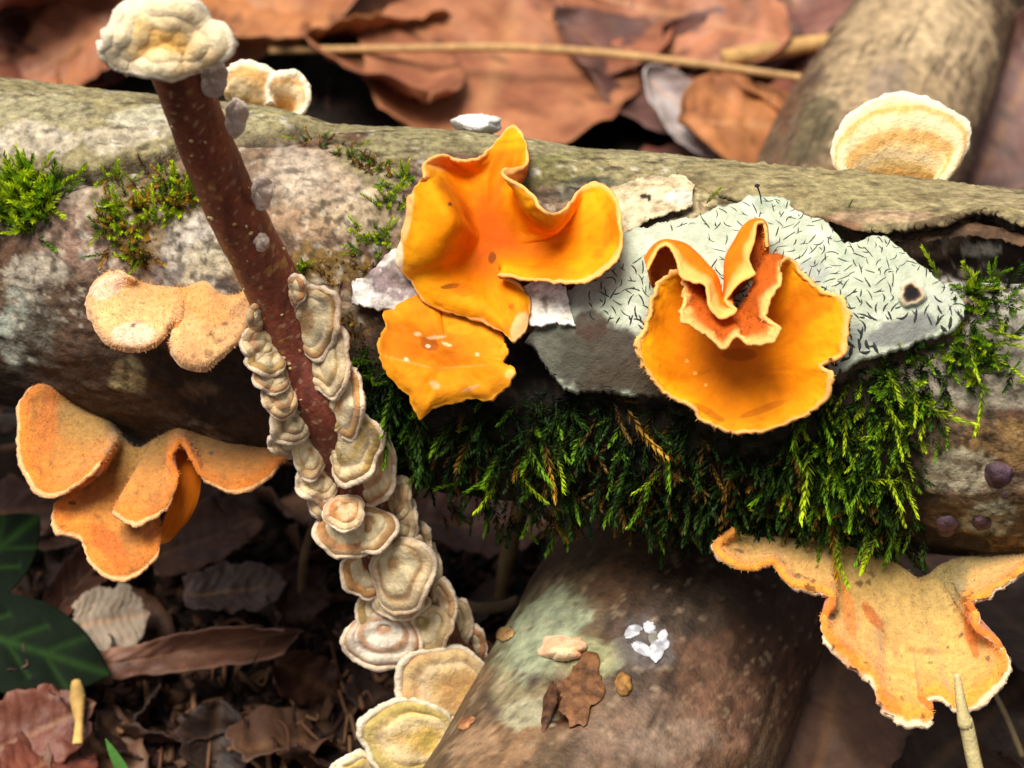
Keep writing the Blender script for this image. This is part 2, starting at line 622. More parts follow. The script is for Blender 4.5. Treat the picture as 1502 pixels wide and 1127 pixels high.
    # small lichen flecks and dark pits
    fl = sstep(0.34, 0.5, fbm(Pf, 4.5, 3, 35))[:, None] * 0.5 * (py < 480)[:, None] * facing[:, None]
    Cf = Cf * (1 - fl) + c(196, 190, 176) * fl
    pit = sstep(-0.3, -0.48, fbm(along, 5.5, 3, 37))[:, None] * 0.7
    Cf = Cf * (1 - pit) + c(40, 28, 20) * pit
    spk = sstep(.12, .34, fbm(Pf, 8.5, 3, 39))[:, None] * (.42 + .33 * rough_m)[:, None]
    Cf = Cf * (1 - spk) + c(58, 44, 32) * spk
    spk = sstep(.2, .4, fbm(Pf, 7.0, 3, 43))[:, None] * (.35 * rough_m)[:, None] * (py < 480)[:, None]
    Cf = Cf * (1 - spk) + c(206, 194, 172) * spk
    Cf = Cf * (1 - (0.85 * crack)[:, None]) + c(24, 18, 14) * (0.85 * crack)[:, None]
    i = np.arange(nt_ - 1)[:, None] * na
    j = np.arange(na)[None]
    jn = (j + 1) % na
    F = np.stack([i + j, i + na + j, i + na + jn, i + jn], -1).reshape(-1, 4)
    # broken ends
    b = len(P)
    j = np.arange(na)
    jn = (j + 1) % na
    k = (nt_ - 1) * na
    F = np.concatenate([F, np.stack([j, jn, np.full(na, b), np.full(na, b)], -1), np.stack([k + jn, k + j, np.full(na, b + 1), np.full(na, b + 1)], -1)])
    P = np.concatenate([P, ax[:1], ax[-1:]])
    Cf = np.concatenate([Cf, [c(150, 120, 85)] * 2])
    base_loc = np.array([0, ax[nt_ // 2][1], P[:, 2].min()])
    root = empty('fallen_log', base_loc)
    tag(root, 'thick mossy fallen log lying level across, with flaking bark and lichen', 'log')
    obj('log_body', P, F, Cf, M_LOG, root)
    return root


LOG = build_log()


def rowsheet(top, bot, rows, mode=None, nu=120, nv=24, th=0.12, edge=0.0, seed=0, lift=None, ew=6.0):
    """a plate between an upper and a lower edge line (px,py,h); ragged edges"""
    top, bot = np.asarray(top, float), np.asarray(bot, float)
    A, B = crom(top, nu), crom(bot, nu)
    v = np.linspace(0, 1, nv)[None, :, None]
    Q = A[:, None] * (1 - v) + B[:, None] * v
    if lift is not None:
        Q[..., 2] += lift(v[..., 0])
    if ew:
        pr = np.concatenate([Q[..., :2] * 0.03, np.full(Q.shape[:2] + (1,), seed * 3.1)], -1)
        n = ew * (fbm(pr, 1.0, 4, seed) + .5 * fbm(pr, 6.0, 2, seed + 7))
        ends = (2 * np.abs(v[..., 0] - 0.5)) ** 2
        Q[..., 1] += n * ends
        Q[..., 0] += ew * fbm(pr + 9.7, 1.0, 4, seed + 2) * (2 * np.abs(np.linspace(-.5, .5, nu))[:, None]) ** 3
    P = place(Q, mode)
    return Q, P


# lichen crust plate -------------------------------------------------
def build_plate():
    top = [(832, 438, .22), (858, 412, .25), (885, 385, .25), (915, 345, .28), (980, 330, .28), (1040, 314, .28), (1100, 295, .28), (1150, 299, .28),
           (1210, 330, .34), (1245, 364, .36), (1290, 349, .4), (1340, 385, .36), (1385, 424, .34), (1412, 448, .3)]
    bot = [(772, 494, .3), (800, 532, .42), (829, 566, .5), (878, 573, .5), (950, 577, .45), (1010, 572, .4), (1080, 570, .4), (1150, 565, .4),
           (1225, 548, .42), (1262, 528, .4), (1300, 516, .4), (1350, 498, .42), (1395, 484, .42), (1413, 466, .36)]
    Q, P = rowsheet(top, bot, 5, None, 300, 90, 0.12, seed=3, ew=9)
    out = W(Q[..., 0], Q[..., 1], np.ones(Q.shape[:2])) - CAM
    P = P - out / np.linalg.norm(out, axis=-1, keepdims=True) * (0.05 * fbm(P, 1.6, 4, 70) + 0.02 * fbm(P, 6, 2, 72))[..., None]
    V, F, U, Vv, sd, N = thicken(P, 0.16, taper=0.3)
    px, py, _ = proj(V)
    n = fbm(V, 1.2, 4, 75)
    C = c(172, 179, 157)[None] * (1 + 0.16 * n)[:, None]
    n2 = fbm(V, 2.6, 4, 77)
    t = sstep(0.12, 0.5, n2)[:, None] * .7
    C = C * (1 - t) + c(156, 166, 144) * t
    t = sstep(0.15, 0.45, fbm(V, 3.5, 3, 79))[:, None] * .6
    C = C * (1 - t) + c(202, 205, 190) * t
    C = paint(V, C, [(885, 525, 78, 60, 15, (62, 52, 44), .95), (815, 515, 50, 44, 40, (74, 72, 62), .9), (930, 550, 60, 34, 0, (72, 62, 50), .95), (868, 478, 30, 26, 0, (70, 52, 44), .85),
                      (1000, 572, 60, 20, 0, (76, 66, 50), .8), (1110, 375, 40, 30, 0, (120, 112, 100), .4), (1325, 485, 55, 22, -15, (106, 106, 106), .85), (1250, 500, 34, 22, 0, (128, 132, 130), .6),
                      (1225, 532, 30, 20, 0, (150, 156, 140), .6), (860, 430, 34, 24, -30, (160, 160, 150), .6), (1380, 440, 26, 18, 40, (172, 176, 164), .6), (1190, 400, 26, 20, 0, (136, 138, 140), .5)], 81)
    C = np.where((sd > 0.6)[:, None], c(90, 68, 48), C)
    o = obj('lichen_plate', V, F, C, M_PLATE, LOG)
    o['label'] = 'pale grey-green lichen crust covered with short black script-like marks'
    # black script-like fruit bodies: tiny raised lenses, joined
    nu, nv = P.shape[:2]
    du, dv = np.gradient(P, axis=0), np.gradient(P, axis=1)
    VV, FF, n0 = [], [], 0
    tries = 0
    pts = []
    while len(pts) < 640 and tries < 40000:
        tries += 1
        a, b = rng.uniform(0.02, 0.98), rng.uniform(0.03, 0.95)
        i, j = int(a * (nu - 1)), int(b * (nv - 1))
        x, y = Q[i, j, 0], Q[i, j, 1]
        if ((x - 880) / 95) ** 2 + ((y - 540) / 70) ** 2 < 1 or ((x - 1325) / 58) ** 2 + ((y - 490) / 26) ** 2 < 1 or x < 868:
            continue
        if ((x - 1337) / 32) ** 2 + ((y - 430) / 32) ** 2 < 1:
            continue
        if fbm(P[i, j], 0.9, 2, 88) < -0.42:
            continue
        if any((x - q[0]) ** 2 + (y - q[1]) ** 2 < 11.5 ** 2 for q in pts):
            continue
        pts.append((x, y, i, j))
    Nn = np.cross(du, dv)
    Nn /= np.linalg.norm(Nn, axis=-1, keepdims=True)
    if (Nn * (CAM - P)).sum() < 0:
        Nn = -Nn
    for (x, y, i, j) in pts:
        p, nn = P[i, j] + Nn[i, j] * 0.068, Nn[i, j]
        e1 = du[i, j] / np.linalg.norm(du[i, j])
        e2 = np.cross(nn, e1)
        base_a = math.pi / 2 + rng.normal(0, 0.65)
        for br in range(1 if rng.random() < 0.6 else 2):
            an = base_a + (0 if br == 0 else rng.choice([-1, 1]) * rng.uniform(.5, 1.1))
            dirv = e1 * math.cos(an) + e2 * math.sin(an)
            sid = np.cross(nn, dirv)
            Lh, Wh = rng.uniform(.06, .125), rng.uniform(.024, .036)
            bend = rng.normal(0, .02)
            s0 = 0.0 if br else -1.0
            ts = np.linspace(s0, 1, 5)
            for q, t_ in enumerate(ts):
                ctr = p + dirv * t_ * Lh + sid * bend * (1 - t_ * t_)
                wd = Wh * math.sqrt(max(0.05, 1 - abs(t_) ** 3))
                VV += [ctr - sid * wd - nn * .01, ctr + nn * .022, ctr + sid * wd - nn * .01]
            for q in range(4):
                k = n0 + q * 3
                FF += [(k, k + 1, k + 4, k + 3), (k + 1, k + 2, k + 5, k + 4)]
            n0 += 15
    VV = np.array(VV)
    s = obj('script_marks', VV, FF, np.repeat(c(40, 44, 44)[None], len(VV), 0), M_DARK, o)
    s['kind'] = 'stuff'
    # knot with tan rim
    K = []
    nr = 28
    x0, y0 = 1337, 431
    hk = 0.36
    rings = [(0.2, .0), (5, .005), (9, .02), (11.5, .06), (14, .085), (17, .07), (20.5, -.04)]
    for (r, hh) in rings:
        aa = np.arange(nr) / nr * 2 * np.pi
        rr = r * (1 + 0.12 * np.sin(aa * 3 + 1) + .06 * np.sin(aa * 7))
        i = np.clip(np.round((np.array(x0) - 832) / 580 * (nu - 1)).astype(int), 0, nu - 1)
        K.append(W(x0 + rr * np.cos(aa), y0 + rr * np.sin(aa), logd(x0 + rr * np.cos(aa), y0 + rr * np.sin(aa)) - hk - .17 - hh))
    K = np.array(K)
    V = K.reshape(-1, 3)
    n, m = len(rings), nr
    i = np.arange(n - 1)[:, None] * m
    j = np.arange(m)[None]
    F = np.stack([i + j, i + (j + 1) % m, i + m + (j + 1) % m, i + m + j], -1).reshape(-1, 4)
    kc = np.array([c(20, 16, 20), c(24, 20, 24), c(40, 32, 32), c(96, 80, 66), c(172, 150, 118), c(196, 186, 160), c(190, 194, 180)])
    k = obj('knot', V, F, np.repeat(kc, nr, 0), M_PLATE, o)
    k['label'] = 'round dark knot with a tan rim'
    return o


build_plate()


def bark_piece(name, top, bot, cols, seed, th=.08, nu=70, nv=36, label=None, ew=6, blobs=(), mat=None, curl=None, amp=.03):
    Q, P = rowsheet(top, bot, 4, None, nu, nv, th, seed=seed, ew=ew, lift=curl)
    ray = W(Q[..., 0], Q[..., 1], np.ones(Q.shape[:2])) - CAM
    P = P - ray / np.linalg.norm(ray, axis=-1, keepdims=True) * (amp * fbm(P, 2.2, 4, seed + 40))[..., None]
    V, F, U, Vv, sd, N = thicken(P, th, taper=.3)
    n = fbm(V * [1, 1.0, 1], 2.5, 4, seed + 50)[:, None]
    C = c(*cols[0]) * (1 + 0.22 * n)
    t = sstep(0.0, 0.4, fbm(V, 1.6, 4, seed + 60))[:, None]
    C = C * (1 - t) + c(*cols[1]) * t
    if len(blobs):
        C = paint(V, C, blobs, seed + 5)
    pt = sstep(.16, .42, fbm(V * [.5, 1, 1], 5.5, 4, seed + 70))[:, None] * .5
    C = C * (1 - pt) + c(*cols[2]) * pt
    pt = sstep(.28, .46, fbm(V, 6.5, 3, seed + 75))[:, None] * .45
    C = C * (1 - pt) + np.minimum(c(*cols[0]) * 1.5, .8) * pt
    C = np.where((sd > .6)[:, None], c(*cols[2]), C)
    o = obj(name, V, F, C, mat or M_LOG, LOG)
    if label:
        o['label'] = label
    return o


bark_piece('bark_strip', [(985, 250, -.25), (1060, 242, -.2), (1160, 250, -.15), (1260, 259, -.12), (1360, 270, -.1), (1460, 282, -.05), (1600, 300, 0), (1750, 320, 0)],
           [(1000, 268, -.1), (1080, 292, .12), (1160, 308, .34), (1235, 328, .5), (1300, 337, .62), (1370, 330, .74), (1440, 312, .85), (1560, 345, .75)],
           [(144, 131, 94), (124, 110, 76), (52, 36, 25)], 4, th=.16, nu=220, nv=60, ew=7, label='loose olive-brown bark strip lifting over a dark gap',
           blobs=[(1220, 332, 50, 14, 5, (120, 82, 60), .8), (1300, 318, 70, 10, 0, (168, 138, 110), .7), (1400, 322, 80, 9, -10, (70, 52, 36), .8), (1250, 275, 90, 16, 10, (146, 134, 94), .6),
                  (1450, 290, 70, 14, 8, (156, 140, 106), .6)], curl=lambda v: .12 * np.sin(v * np.pi), amp=.07)
bark_piece('bark_strip', [(1270, 340, .12), (1340, 342, .2), (1420, 330, .35), (1520, 346, .4)], [(1262, 352, .12), (1340, 352, .2), (1420, 348, .34), (1520, 362, .38)],
           [(84, 62, 44), (130, 100, 72), (40, 28, 20)], 6, th=.06, nv=14, ew=8, label='dark splintered layer under the loose bark strip', amp=.06)
bark_piece('bark_flake', [(880, 292, .1), (905, 278, .14), (940, 266, .18), (978, 260, .2), (1004, 262, .22), (1018, 270, .22)], [(905, 345, .2), (925, 335, .24), (950, 322, .26), (980, 312, .28), (1002, 305, .28), (1016, 298, .26)],
           [(206, 186, 152), (188, 168, 132), (120, 92, 66)], 11, label='tan papery bark flake with a few black specks', ew=8,
           blobs=[(945, 288, 7, 4, 0, (50, 44, 38), 1), (952, 290, 4, 7, 0, (50, 44, 38), 1), (1000, 290, 26, 12, 0, (214, 206, 186), .8)])
bark_piece('bark_flake', [(762, 428, .2), (780, 418, .3), (805, 415, .34), (830, 420, .34)], [(772, 472, .42), (785, 476, .5), (815, 474, .52), (842, 478, .5)],
           [(236, 230, 218), (222, 212, 198), (110, 84, 62)], 14, label='small white curled bark flake with ragged lower edge', ew=9, blobs=[(800, 450, 14, 3, 80, (120, 110, 100), .6)])
bark_piece('bark_flake', [(516, 410, .12), (545, 398, .2), (572, 372, .2), (600, 360, .2), (640, 380, .2)], [(514, 446, .28), (545, 454, .36), (572, 452, .36), (600, 456, .36), (640, 456, .3)],
           [(200, 190, 184), (172, 156, 152), (90, 68, 52)], 17, label='white and purplish bark flake with a torn edge', ew=9,
           blobs=[(560, 410, 24, 18, 0, (126, 106, 108), .9), (590, 425, 20, 16, 20, (140, 120, 120), .8), (532, 430, 12, 18, 0, (222, 214, 206), .8)])


# ------------------------------------------------------------------ crossing log underneath
XA0, XA1 = W(885, 1127, 37.9), W(1335, 130, 56.0)
XA0[2], XA1[2] = 2.85, 2.5


def build_cross():
    n, na = 420, 210
    t = np.linspace(-0.42, 1.35, n)
    ax = XA0 + (XA1 - XA0) * t[:, None]
    ax[:, 0] += 0.25 * np.sin(t * 5)
    rad = 2.82 - 0.45 * np.clip(t, -.5, 1.4) + 0.08 * np.sin(t * 9)
    T = np.gradient(ax, axis=0)
    T /= np.linalg.norm(T, axis=1, keepdims=True)
    X = np.array([0, 0, 1.0]) - T * T[:, 2:3]
    X /= np.linalg.norm(X, axis=1, keepdims=True)
    Y = np.cross(T, X)
    q = np.linspace(-1, 1, na + 1)[:-1]
    a = np.pi * (0.7 * q + 0.3 * q ** 3)
    D = np.cos(a)[None, :, None] * X[:, None] + np.sin(a)[None, :, None] * Y[:, None]
    Pf = (ax[:, None] + rad[:, None, None] * D).reshape(-1, 3)
    h = 0.10 * fbm(Pf, 0.4, 3, 101) + 0.03 * fbm(Pf, 2, 3, 102)
    # fibres along the log
    lo = np.stack([np.repeat(t * 10, na), np.tile(a * 3, n), np.zeros(n * na)], -1)
    fib = fbm(lo * [0.6, 3.0, 1], 1.5, 4, 104)
    h += 0.03 * fib
    px, py, _ = proj(Pf)
    # open wound with torn bark
    wnd = np.exp(-(((px - 835) / 34.0) ** 2 + ((py - 1020) / 42.0) ** 2) * 1.2)
    h -= 0.28 * wnd * (1 + 0.5 * fbm(Pf, 3, 3, 108))
    ridge = np.exp(-((np.hypot((px - 1120) / 60, (py - 1010) / 120) - 1) / .12) ** 2)
    P = Pf + D.reshape(-1, 3) * h[:, None]
    nn = fbm(Pf, 0.8, 4, 110)[:, None]
    C = c(128, 108, 86) * (1 + 0.25 * nn)
    t2 = sstep(0.0, 0.35, fbm(lo * [1, 2.2, 1], 1.2, 4, 112))[:, None] * .8
    C = C * (1 - t2) + c(112, 78, 58) * t2
    t3 = sstep(0.05, 0.4, fbm(Pf, 1.1, 4, 114))[:, None] * .7
    C = C * (1 - t3) + c(92, 84, 78) * t3
    B = [(800, 930, 90, 70, -40, (152, 158, 128), .9), (770, 1020, 46, 50, -30, (160, 156, 126), .8), (765, 1050, 34, 20, 0, (182, 178, 150), .8), (860, 960, 50, 36, 10, (150, 150, 112), .7),
         (800, 850, 110, 60, -50, (112, 100, 74), .7), (835, 1015, 36, 44, 15, (122, 82, 50), .95), (810, 1035, 22, 34, 20, (72, 40, 24), .95), (775, 990, 22, 18, 0, (112, 98, 92), .8),
         (920, 880, 110, 60, -30, (104, 76, 58), .7), (1000, 940, 130, 90, -40, (88, 78, 72), .75), (1080, 1000, 110, 90, -60, (124, 92, 74), .7), (960, 1080, 130, 60, 0, (152, 130, 116), .75),
         (740, 1090, 90, 40, -50, (164, 134, 104), .8), (1060, 1060, 90, 60, -60, (150, 116, 96), .7), (1150, 900, 70, 110, 30, (70, 50, 38), .8), (1180, 1000, 40, 110, 0, (96, 62, 44), .7), (1060, 850, 110, 60, 0, (78, 62, 50), .7),
         (1270, 90, 60, 90, 25, (178, 158, 128), .7), (1350, 60, 70, 60, 25, (198, 176, 142), .7), (1410, 120, 60, 70, 25, (184, 166, 136), .6), (1200, 180, 24, 70, 25, (116, 112, 84), .8), (1300, 110, 30, 40, 0, (140, 124, 112), .7),
         (1470, 180, 30, 60, 20, (84, 74, 68), .7), (1230, 210, 16, 10, 0, (186, 186, 150), .8)]
    C = paint(Pf, C, B, 120)
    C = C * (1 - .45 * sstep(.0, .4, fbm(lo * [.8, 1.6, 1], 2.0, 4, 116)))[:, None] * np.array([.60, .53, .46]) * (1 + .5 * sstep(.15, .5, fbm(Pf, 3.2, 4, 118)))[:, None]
    C = paint(Pf, C, [(795, 925, 78, 44, -40, (150, 158, 128), .8), (765, 1045, 40, 22, -10, (168, 164, 134), .75), (862, 958, 40, 26, 10, (150, 150, 110), .7), (985, 1085, 80, 30, -10, (150, 128, 110), .5), (948, 940, 40, 36, 0, (96, 90, 88), .6), (700, 1095, 50, 26, -50, (160, 128, 98), .6), (1340, 70, 150, 110, -60, (170, 146, 112), .75), (1330, 180, 130, 80, -60, (150, 128, 98), .7), (1390, 40, 60, 60, 0, (190, 166, 130), .6), (1300, 120, 30, 44, 20, (120, 104, 92), .6)], 125, 2.2, .8)
    crk = sstep(.10, .0, np.abs(fbm(lo * [.5, 2.4, 1], 1.3, 4, 119)))[:, None] * sstep(.0, .3, fbm(Pf, .6, 2, 121))[:, None] * .7
    C = C * (1 - crk) + c(36, 24, 18) * crk
    fle = sstep(.3, .46, fbm(Pf, 7, 3, 123))[:, None] * .45
    C = C * (1 - fle) + c(40, 28, 22) * fle
    fle = sstep(.34, .5, fbm(Pf, 6, 3, 127))[:, None] * .4
    C = C * (1 - fle) + c(176, 152, 124) * fle
    C = C * (1 - 0.4 * wnd[:, None]) + c(110, 66, 36) * 0.4 * wnd[:, None]
    ed = sstep(0.42, 0.6, fib)[:, None] * .5
    C = C * (1 - ed) + c(48, 32, 24) * ed
    i = np.arange(n - 1)[:, None] * na
    j = np.arange(na)[None]
    jn = (j + 1) % na
    F = np.stack([i + j, i + na + j, i + na + jn, i + jn], -1).reshape(-1, 4)
    b = len(P)
    j = np.arange(na)
    jn = (j + 1) % na
    k = (n - 1) * na
    F = np.concatenate([F, np.stack([j, jn, np.full(na, b), np.full(na, b)], -1), np.stack([k + jn, k + j, np.full(na, b + 1), np.full(na, b + 1)], -1)])
    P = np.concatenate([P, ax[:1], ax[-1:]])
    C = np.concatenate([C, [c(150, 120, 85)] * 2])
    root = empty('crossing_log', [ax[n // 2][0], ax[n // 2][1], P[:, 2].min()])
    tag(root, 'bare brown-grey log running beneath the mossy log, smooth bark with a wound', 'log')
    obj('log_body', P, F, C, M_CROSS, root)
    return root


CROSS = build_cross()


def crossd(px, py):
    """depth of the crossing log's upper surface along a pixel ray"""
    px, py = np.broadcast_arrays(np.asarray(px, float), np.asarray(py, float))
    sh = px.shape
    px, py = px.ravel(), py.ravel()
    d = np.full(px.shape, 30.0)
    ab = XA1 - XA0
    for _ in range(30):
        p = W(px, py, d)
        t = ((p - XA0) @ ab) / (ab @ ab)
        q = XA0 + t[:, None] * ab
        q[:, 0] += 0.25 * np.sin(t * 5)
        s = np.linalg.norm(p - q, axis=1) - (2.82 - 0.45 * t + 0.08 * np.sin(t * 9))
        d = np.minimum(d + s * .95, 60)
    return d.reshape(sh)


def blob_patch(name, x, y, rx, ry, hgt, mode, col1, col2, seed, parent, mat, label=None, rough=.3, n=60, m=14, rot=0.0, ring=False):
    """lumpy low cushion or crust on a surface: polar patch"""
    a = np.arange(n) / n * 2 * np.pi
    r = np.linspace(0, 1, m)
    ca, sa = np.cos(a), np.sin(a)
    out = 1 + rough * fbm(np.stack([ca * 1.6, sa * 1.6, np.full(n, seed * 1.7)], -1), 1.2, 4, seed)
    X = rx * (r[None] * out[:, None]) * ca[:, None]
    Y = ry * (r[None] * out[:, None]) * sa[:, None]
    co, si = math.cos(rot), math.sin(rot)
    qx, qy = x + X * co - Y * si, y + X * si + Y * co
    hh = hgt * (1 - r[None] ** 2.4) * np.ones((n, 1))
    d = mode(qx, qy)
    P = W(qx, qy, d - hh + .03)
    P = P + (np.array([0, -.5, .8]) * ((hgt * .5) * fbm(P, 1.1 / max(hgt, .12), 3, seed + 5) * (1 - r[None] ** 3))[..., None])
    V, F, U, Vv, sd, N = thicken(P, 0.03, closed=True)
    t = sstep(-.2, .35, fbm(V, 1.2 / max(hgt, .15), 4, seed + 8))[:, None]
    if ring:
        t = np.clip(.8 * t + sstep(.62, .3, Vv)[:, None], 0, 1)
    C = c(*col1) * (1 - t) + c(*col2) * t
    o = obj(name, V, F, C, mat, parent)
    if label:
        o['label'] = label
    return o


for k_, (x_, y_, rx_, ry_, ro_) in enumerate([(929, 926, 13, 8, -.5), (952, 921, 9, 8, 0), (944, 953, 20, 8, .4), (968, 945, 11, 22, .35), (960, 935, 8, 10, 0)]):
    blob_patch('white_crust', x_, y_, rx_, ry_, .03, crossd, (206, 206, 212) if k_ < 4 else (120, 116, 104), (150, 150, 156), 131 + k_ * 3, CROSS, M_PLATE, 'small patchy white crust spot with a grey middle' if k_ == 0 else None, .5, 40, 9, ro_)
blob_patch('bark_scale', 915, 1004, 12, 17, .14, crossd, (170, 124, 66), (120, 84, 44), 133, CROSS, M_CROSS, 'tiny ochre scale on the brown bark', .4, 30, 8)
blob_patch('bark_scale', 683, 1060, 14, 8, .10, crossd, (176, 120, 80), (130, 84, 54), 135, CROSS, M_CROSS, None, .4, 30, 8, -.5)
blob_patch('bark_scale', 740, 930, 13, 9, .10, crossd, (178, 140, 90), (140, 104, 62), 136, CROSS, M_CROSS, None, .4, 30, 8, -.5)
blob_patch('torn_bark', 855, 1014, 34, 50, .03, crossd, (120, 80, 48), (84, 54, 32), 137, CROSS, M_CROSS, 'torn brown bark beside the open wound', .9, 50, 10, .5)
blob_patch('torn_bark', 806, 1034, 9, 34, .05, crossd, (92, 58, 36), (54, 32, 20), 138, CROSS, M_CROSS, None, .6, 40, 10, .3)

# ------------------------------------------------------------------ red-brown stem
SK = np.array([(228, 52, 30.2), (262, 100, 30.7), (300, 200, 31.8), (345, 305, 33.0), (396, 405, 34.2), (437, 500, 35.3), (480, 595, 36.0), (516, 680, 36.6), (560, 800, 37.5), (600, 870, 38.2), (655, 940, 39.0), (720, 1000, 40.0)])
SR = [.36, .37, .385, .405, .425, .44, .45, .46, .48, .49, .50, .52]
SK[:, 0] -= 3
SK[:, 2] = np.minimum(SK[:, 2], logd(SK[:, 0], SK[:, 1]) - np.where((SK[:, 1] > 150) & (SK[:, 1] < 700), .62, -9))
SR = [q * 1.09 for q in SR]
SPATH = W(SK[:, 0], SK[:, 1], SK[:, 2])


def build_stem():
    V, F, tt = tube(SPATH, SR, 56, 420, True, 0.05, 5)
    V = V + 0.012 * np.stack([fbm(V + k * 7, 3, 3, 140 + k) for k in range(3)], -1)
    along = V * [2.5, 2.5, .5]
    n = fbm(along, 1.2, 4, 141)[:, None]
    C = c(118, 58, 42) * (1 + .3 * n)
    t = sstep(.0, .4, fbm(along, 2.2, 4, 143))[:, None] * .7
    C = C * (1 - t) + c(74, 30, 24) * t
    t = (sstep(.55, .85, tt) * .5)[:, None]
    C = C * (1 - t) + c(104, 66, 42) * t
    sp = sstep(.30, .42, fbm(V, 4.2, 3, 145))[:, None] * .75 * sstep(-.2, .2, fbm(V, .7, 2, 147))[:, None]
    C = C * (1 - sp) + c(166, 126, 62) * sp
    sp = sstep(.42, .5, fbm(V, 13, 2, 149))[:, None] * .6
    C = C * (1 - sp) + c(178, 148, 112) * sp
    root = empty('sapling_stem', SPATH[-1])
    tag(root, 'slender red-brown woody stem leaning past the log, crowded with pale brackets', 'stem')
    obj('stem_bark', V, F, C, M_STEM, root)
    # lenticels: pale raised warts
    T = np.gradient(crom(SPATH, 420), axis=0)
    path = crom(SPATH, 420)
    cen = crom(SPATH, 420)
    me = None
    for k in range(46):
        i = int(rng.uniform(6, 330))
        tdir = T[i] / np.linalg.norm(T[i])
        toc = CAM - path[i]
        e = toc - (toc @ tdir) * tdir
        e /= np.linalg.norm(e)
        f = np.cross(tdir, e)
        an = rng.uniform(-1.35, 1.35)
        nn = e * math.cos(an) + f * math.sin(an)
        sd = np.cross(nn, tdir)
        r = np.interp(i / 419, np.linspace(0, 1, len(SR)), SR)
        ctr = path[i] + nn * r * 1.0
        L, Wd = rng.uniform(.02, .05), rng.uniform(.02, .05)
        q = np.arange(8) / 8 * 2 * np.pi
        ring = ctr + np.outer(np.cos(q) * Wd, sd) + np.outer(np.sin(q) * L, tdir) - nn * .012
        ring2 = ctr + np.outer(np.cos(q) * Wd * .6, sd) + np.outer(np.sin(q) * L * .6, tdir) + nn * .02
        VV = np.concatenate([ring, ring2, [ctr + nn * .024]])
        j = np.arange(8)
        jn = (j + 1) % 8
        FF = np.concatenate([np.stack([j, jn, 8 + jn, 8 + j], -1), np.stack([8 + j, 8 + jn, np.full(8, 16), np.full(8, 16)], -1)])
        col = c(190, 164, 118) if rng.random() < .6 else c(150, 112, 58)
        obj('lenticel', VV, FF, np.repeat(col[None], 17, 0), M_STEM, root)
    return root


STEM = build_stem()


def stemd(px, py):
    return np.interp(py, SK[:, 1], SK[:, 2]) - .40


# ------------------------------------------------------------------ bracket fungi
ORANGE = dict(inner=(198, 86, 2), mid=(238, 136, 5), outer=(246, 160, 18), margin=(244, 182, 104), back=(180, 92, 30), dark=(166, 68, 6))
TAN = dict(inner=(186, 150, 92), mid=(222, 164, 92), outer=(238, 160, 76), margin=(250, 216, 176), back=(228, 124, 40), dark=(140, 92, 50))
PEACH = dict(inner=(226, 172, 104), mid=(240, 188, 124), outer=(244, 190, 132), margin=(252, 196, 140), back=(230, 136, 56), dark=(180, 118, 70))
CREAM = dict(inner=(236, 214, 160), mid=(242, 220, 172), outer=(228, 188, 130), margin=(246, 222, 192), back=(214, 176, 134), dark=(194, 136, 72))
PALE = dict(inner=(250, 206, 124), mid=(248, 220, 164), outer=(250, 226, 184), margin=(252, 236, 206), back=(220, 180, 120), dark=(232, 170, 84))


def fcolor(V, U, Vv, sd, pal, seed, bands=0.0, front_is='face', spots=0.0, rimw=.07):
    v = np.clip(Vv + 0.05 * fbm(V, 2.0, 3, seed), 0, 1.05)[:, None]
    C = c(*pal['inner']) + (c(*pal['mid']) - c(*pal['inner'])) * sstep(.05, .5, v)
    C = C + (c(*pal['outer']) - C) * sstep(.5, .85, v)
    n = fbm(V, 1.4, 4, seed + 1)[:, None]
    t = sstep(.05, .5, n) * .45
    C = C * (1 - t) + c(*pal['dark']) * t
    rad = fbm(np.stack([U * 70, Vv * 2.5, np.zeros_like(U)], -1), 1, 4, seed + 2)[:, None]
    C = C * (1 + 0.22 * rad * sstep(.1, .6, v))
    if bands:
        b = 0.5 + 0.5 * np.sin(v * bands * 6.283 + 2.2 * n)
        t = sstep(.5, .95, b) * .72
        C = C * (1 - t) + c(*pal['dark']) * t
        t = sstep(.35, .0, b) * .35
        C = C * (1 - t) + c(*pal['margin']) * t
    if spots:
        s = sstep(.46, .56, fbm(V, 7, 2, seed + 6))[:, None] * spots
        C = C * (1 - s) + c(70, 44, 24) * s
    bk = c(*pal['back']) * (1 + .25 * n)
    tb = fbm(V, 6, 3, seed + 7)[:, None]
    bk = bk * (1 + .2 * tb)
    if front_is == 'two':
        C = np.where((sd > .75)[:, None], bk, C)
    e = sstep(1 - rimw * 1.6, 1 - rimw * .3, v + 0.02 * fbm(V, 5, 2, seed + 9)[:, None] + rimw * .9 * fbm(V, 1.1, 3, seed + 10)[:, None] * (v > .8))
    C = C * (1 - e) + c(*pal['margin']) * (1 + .08 * n) * e
    return C


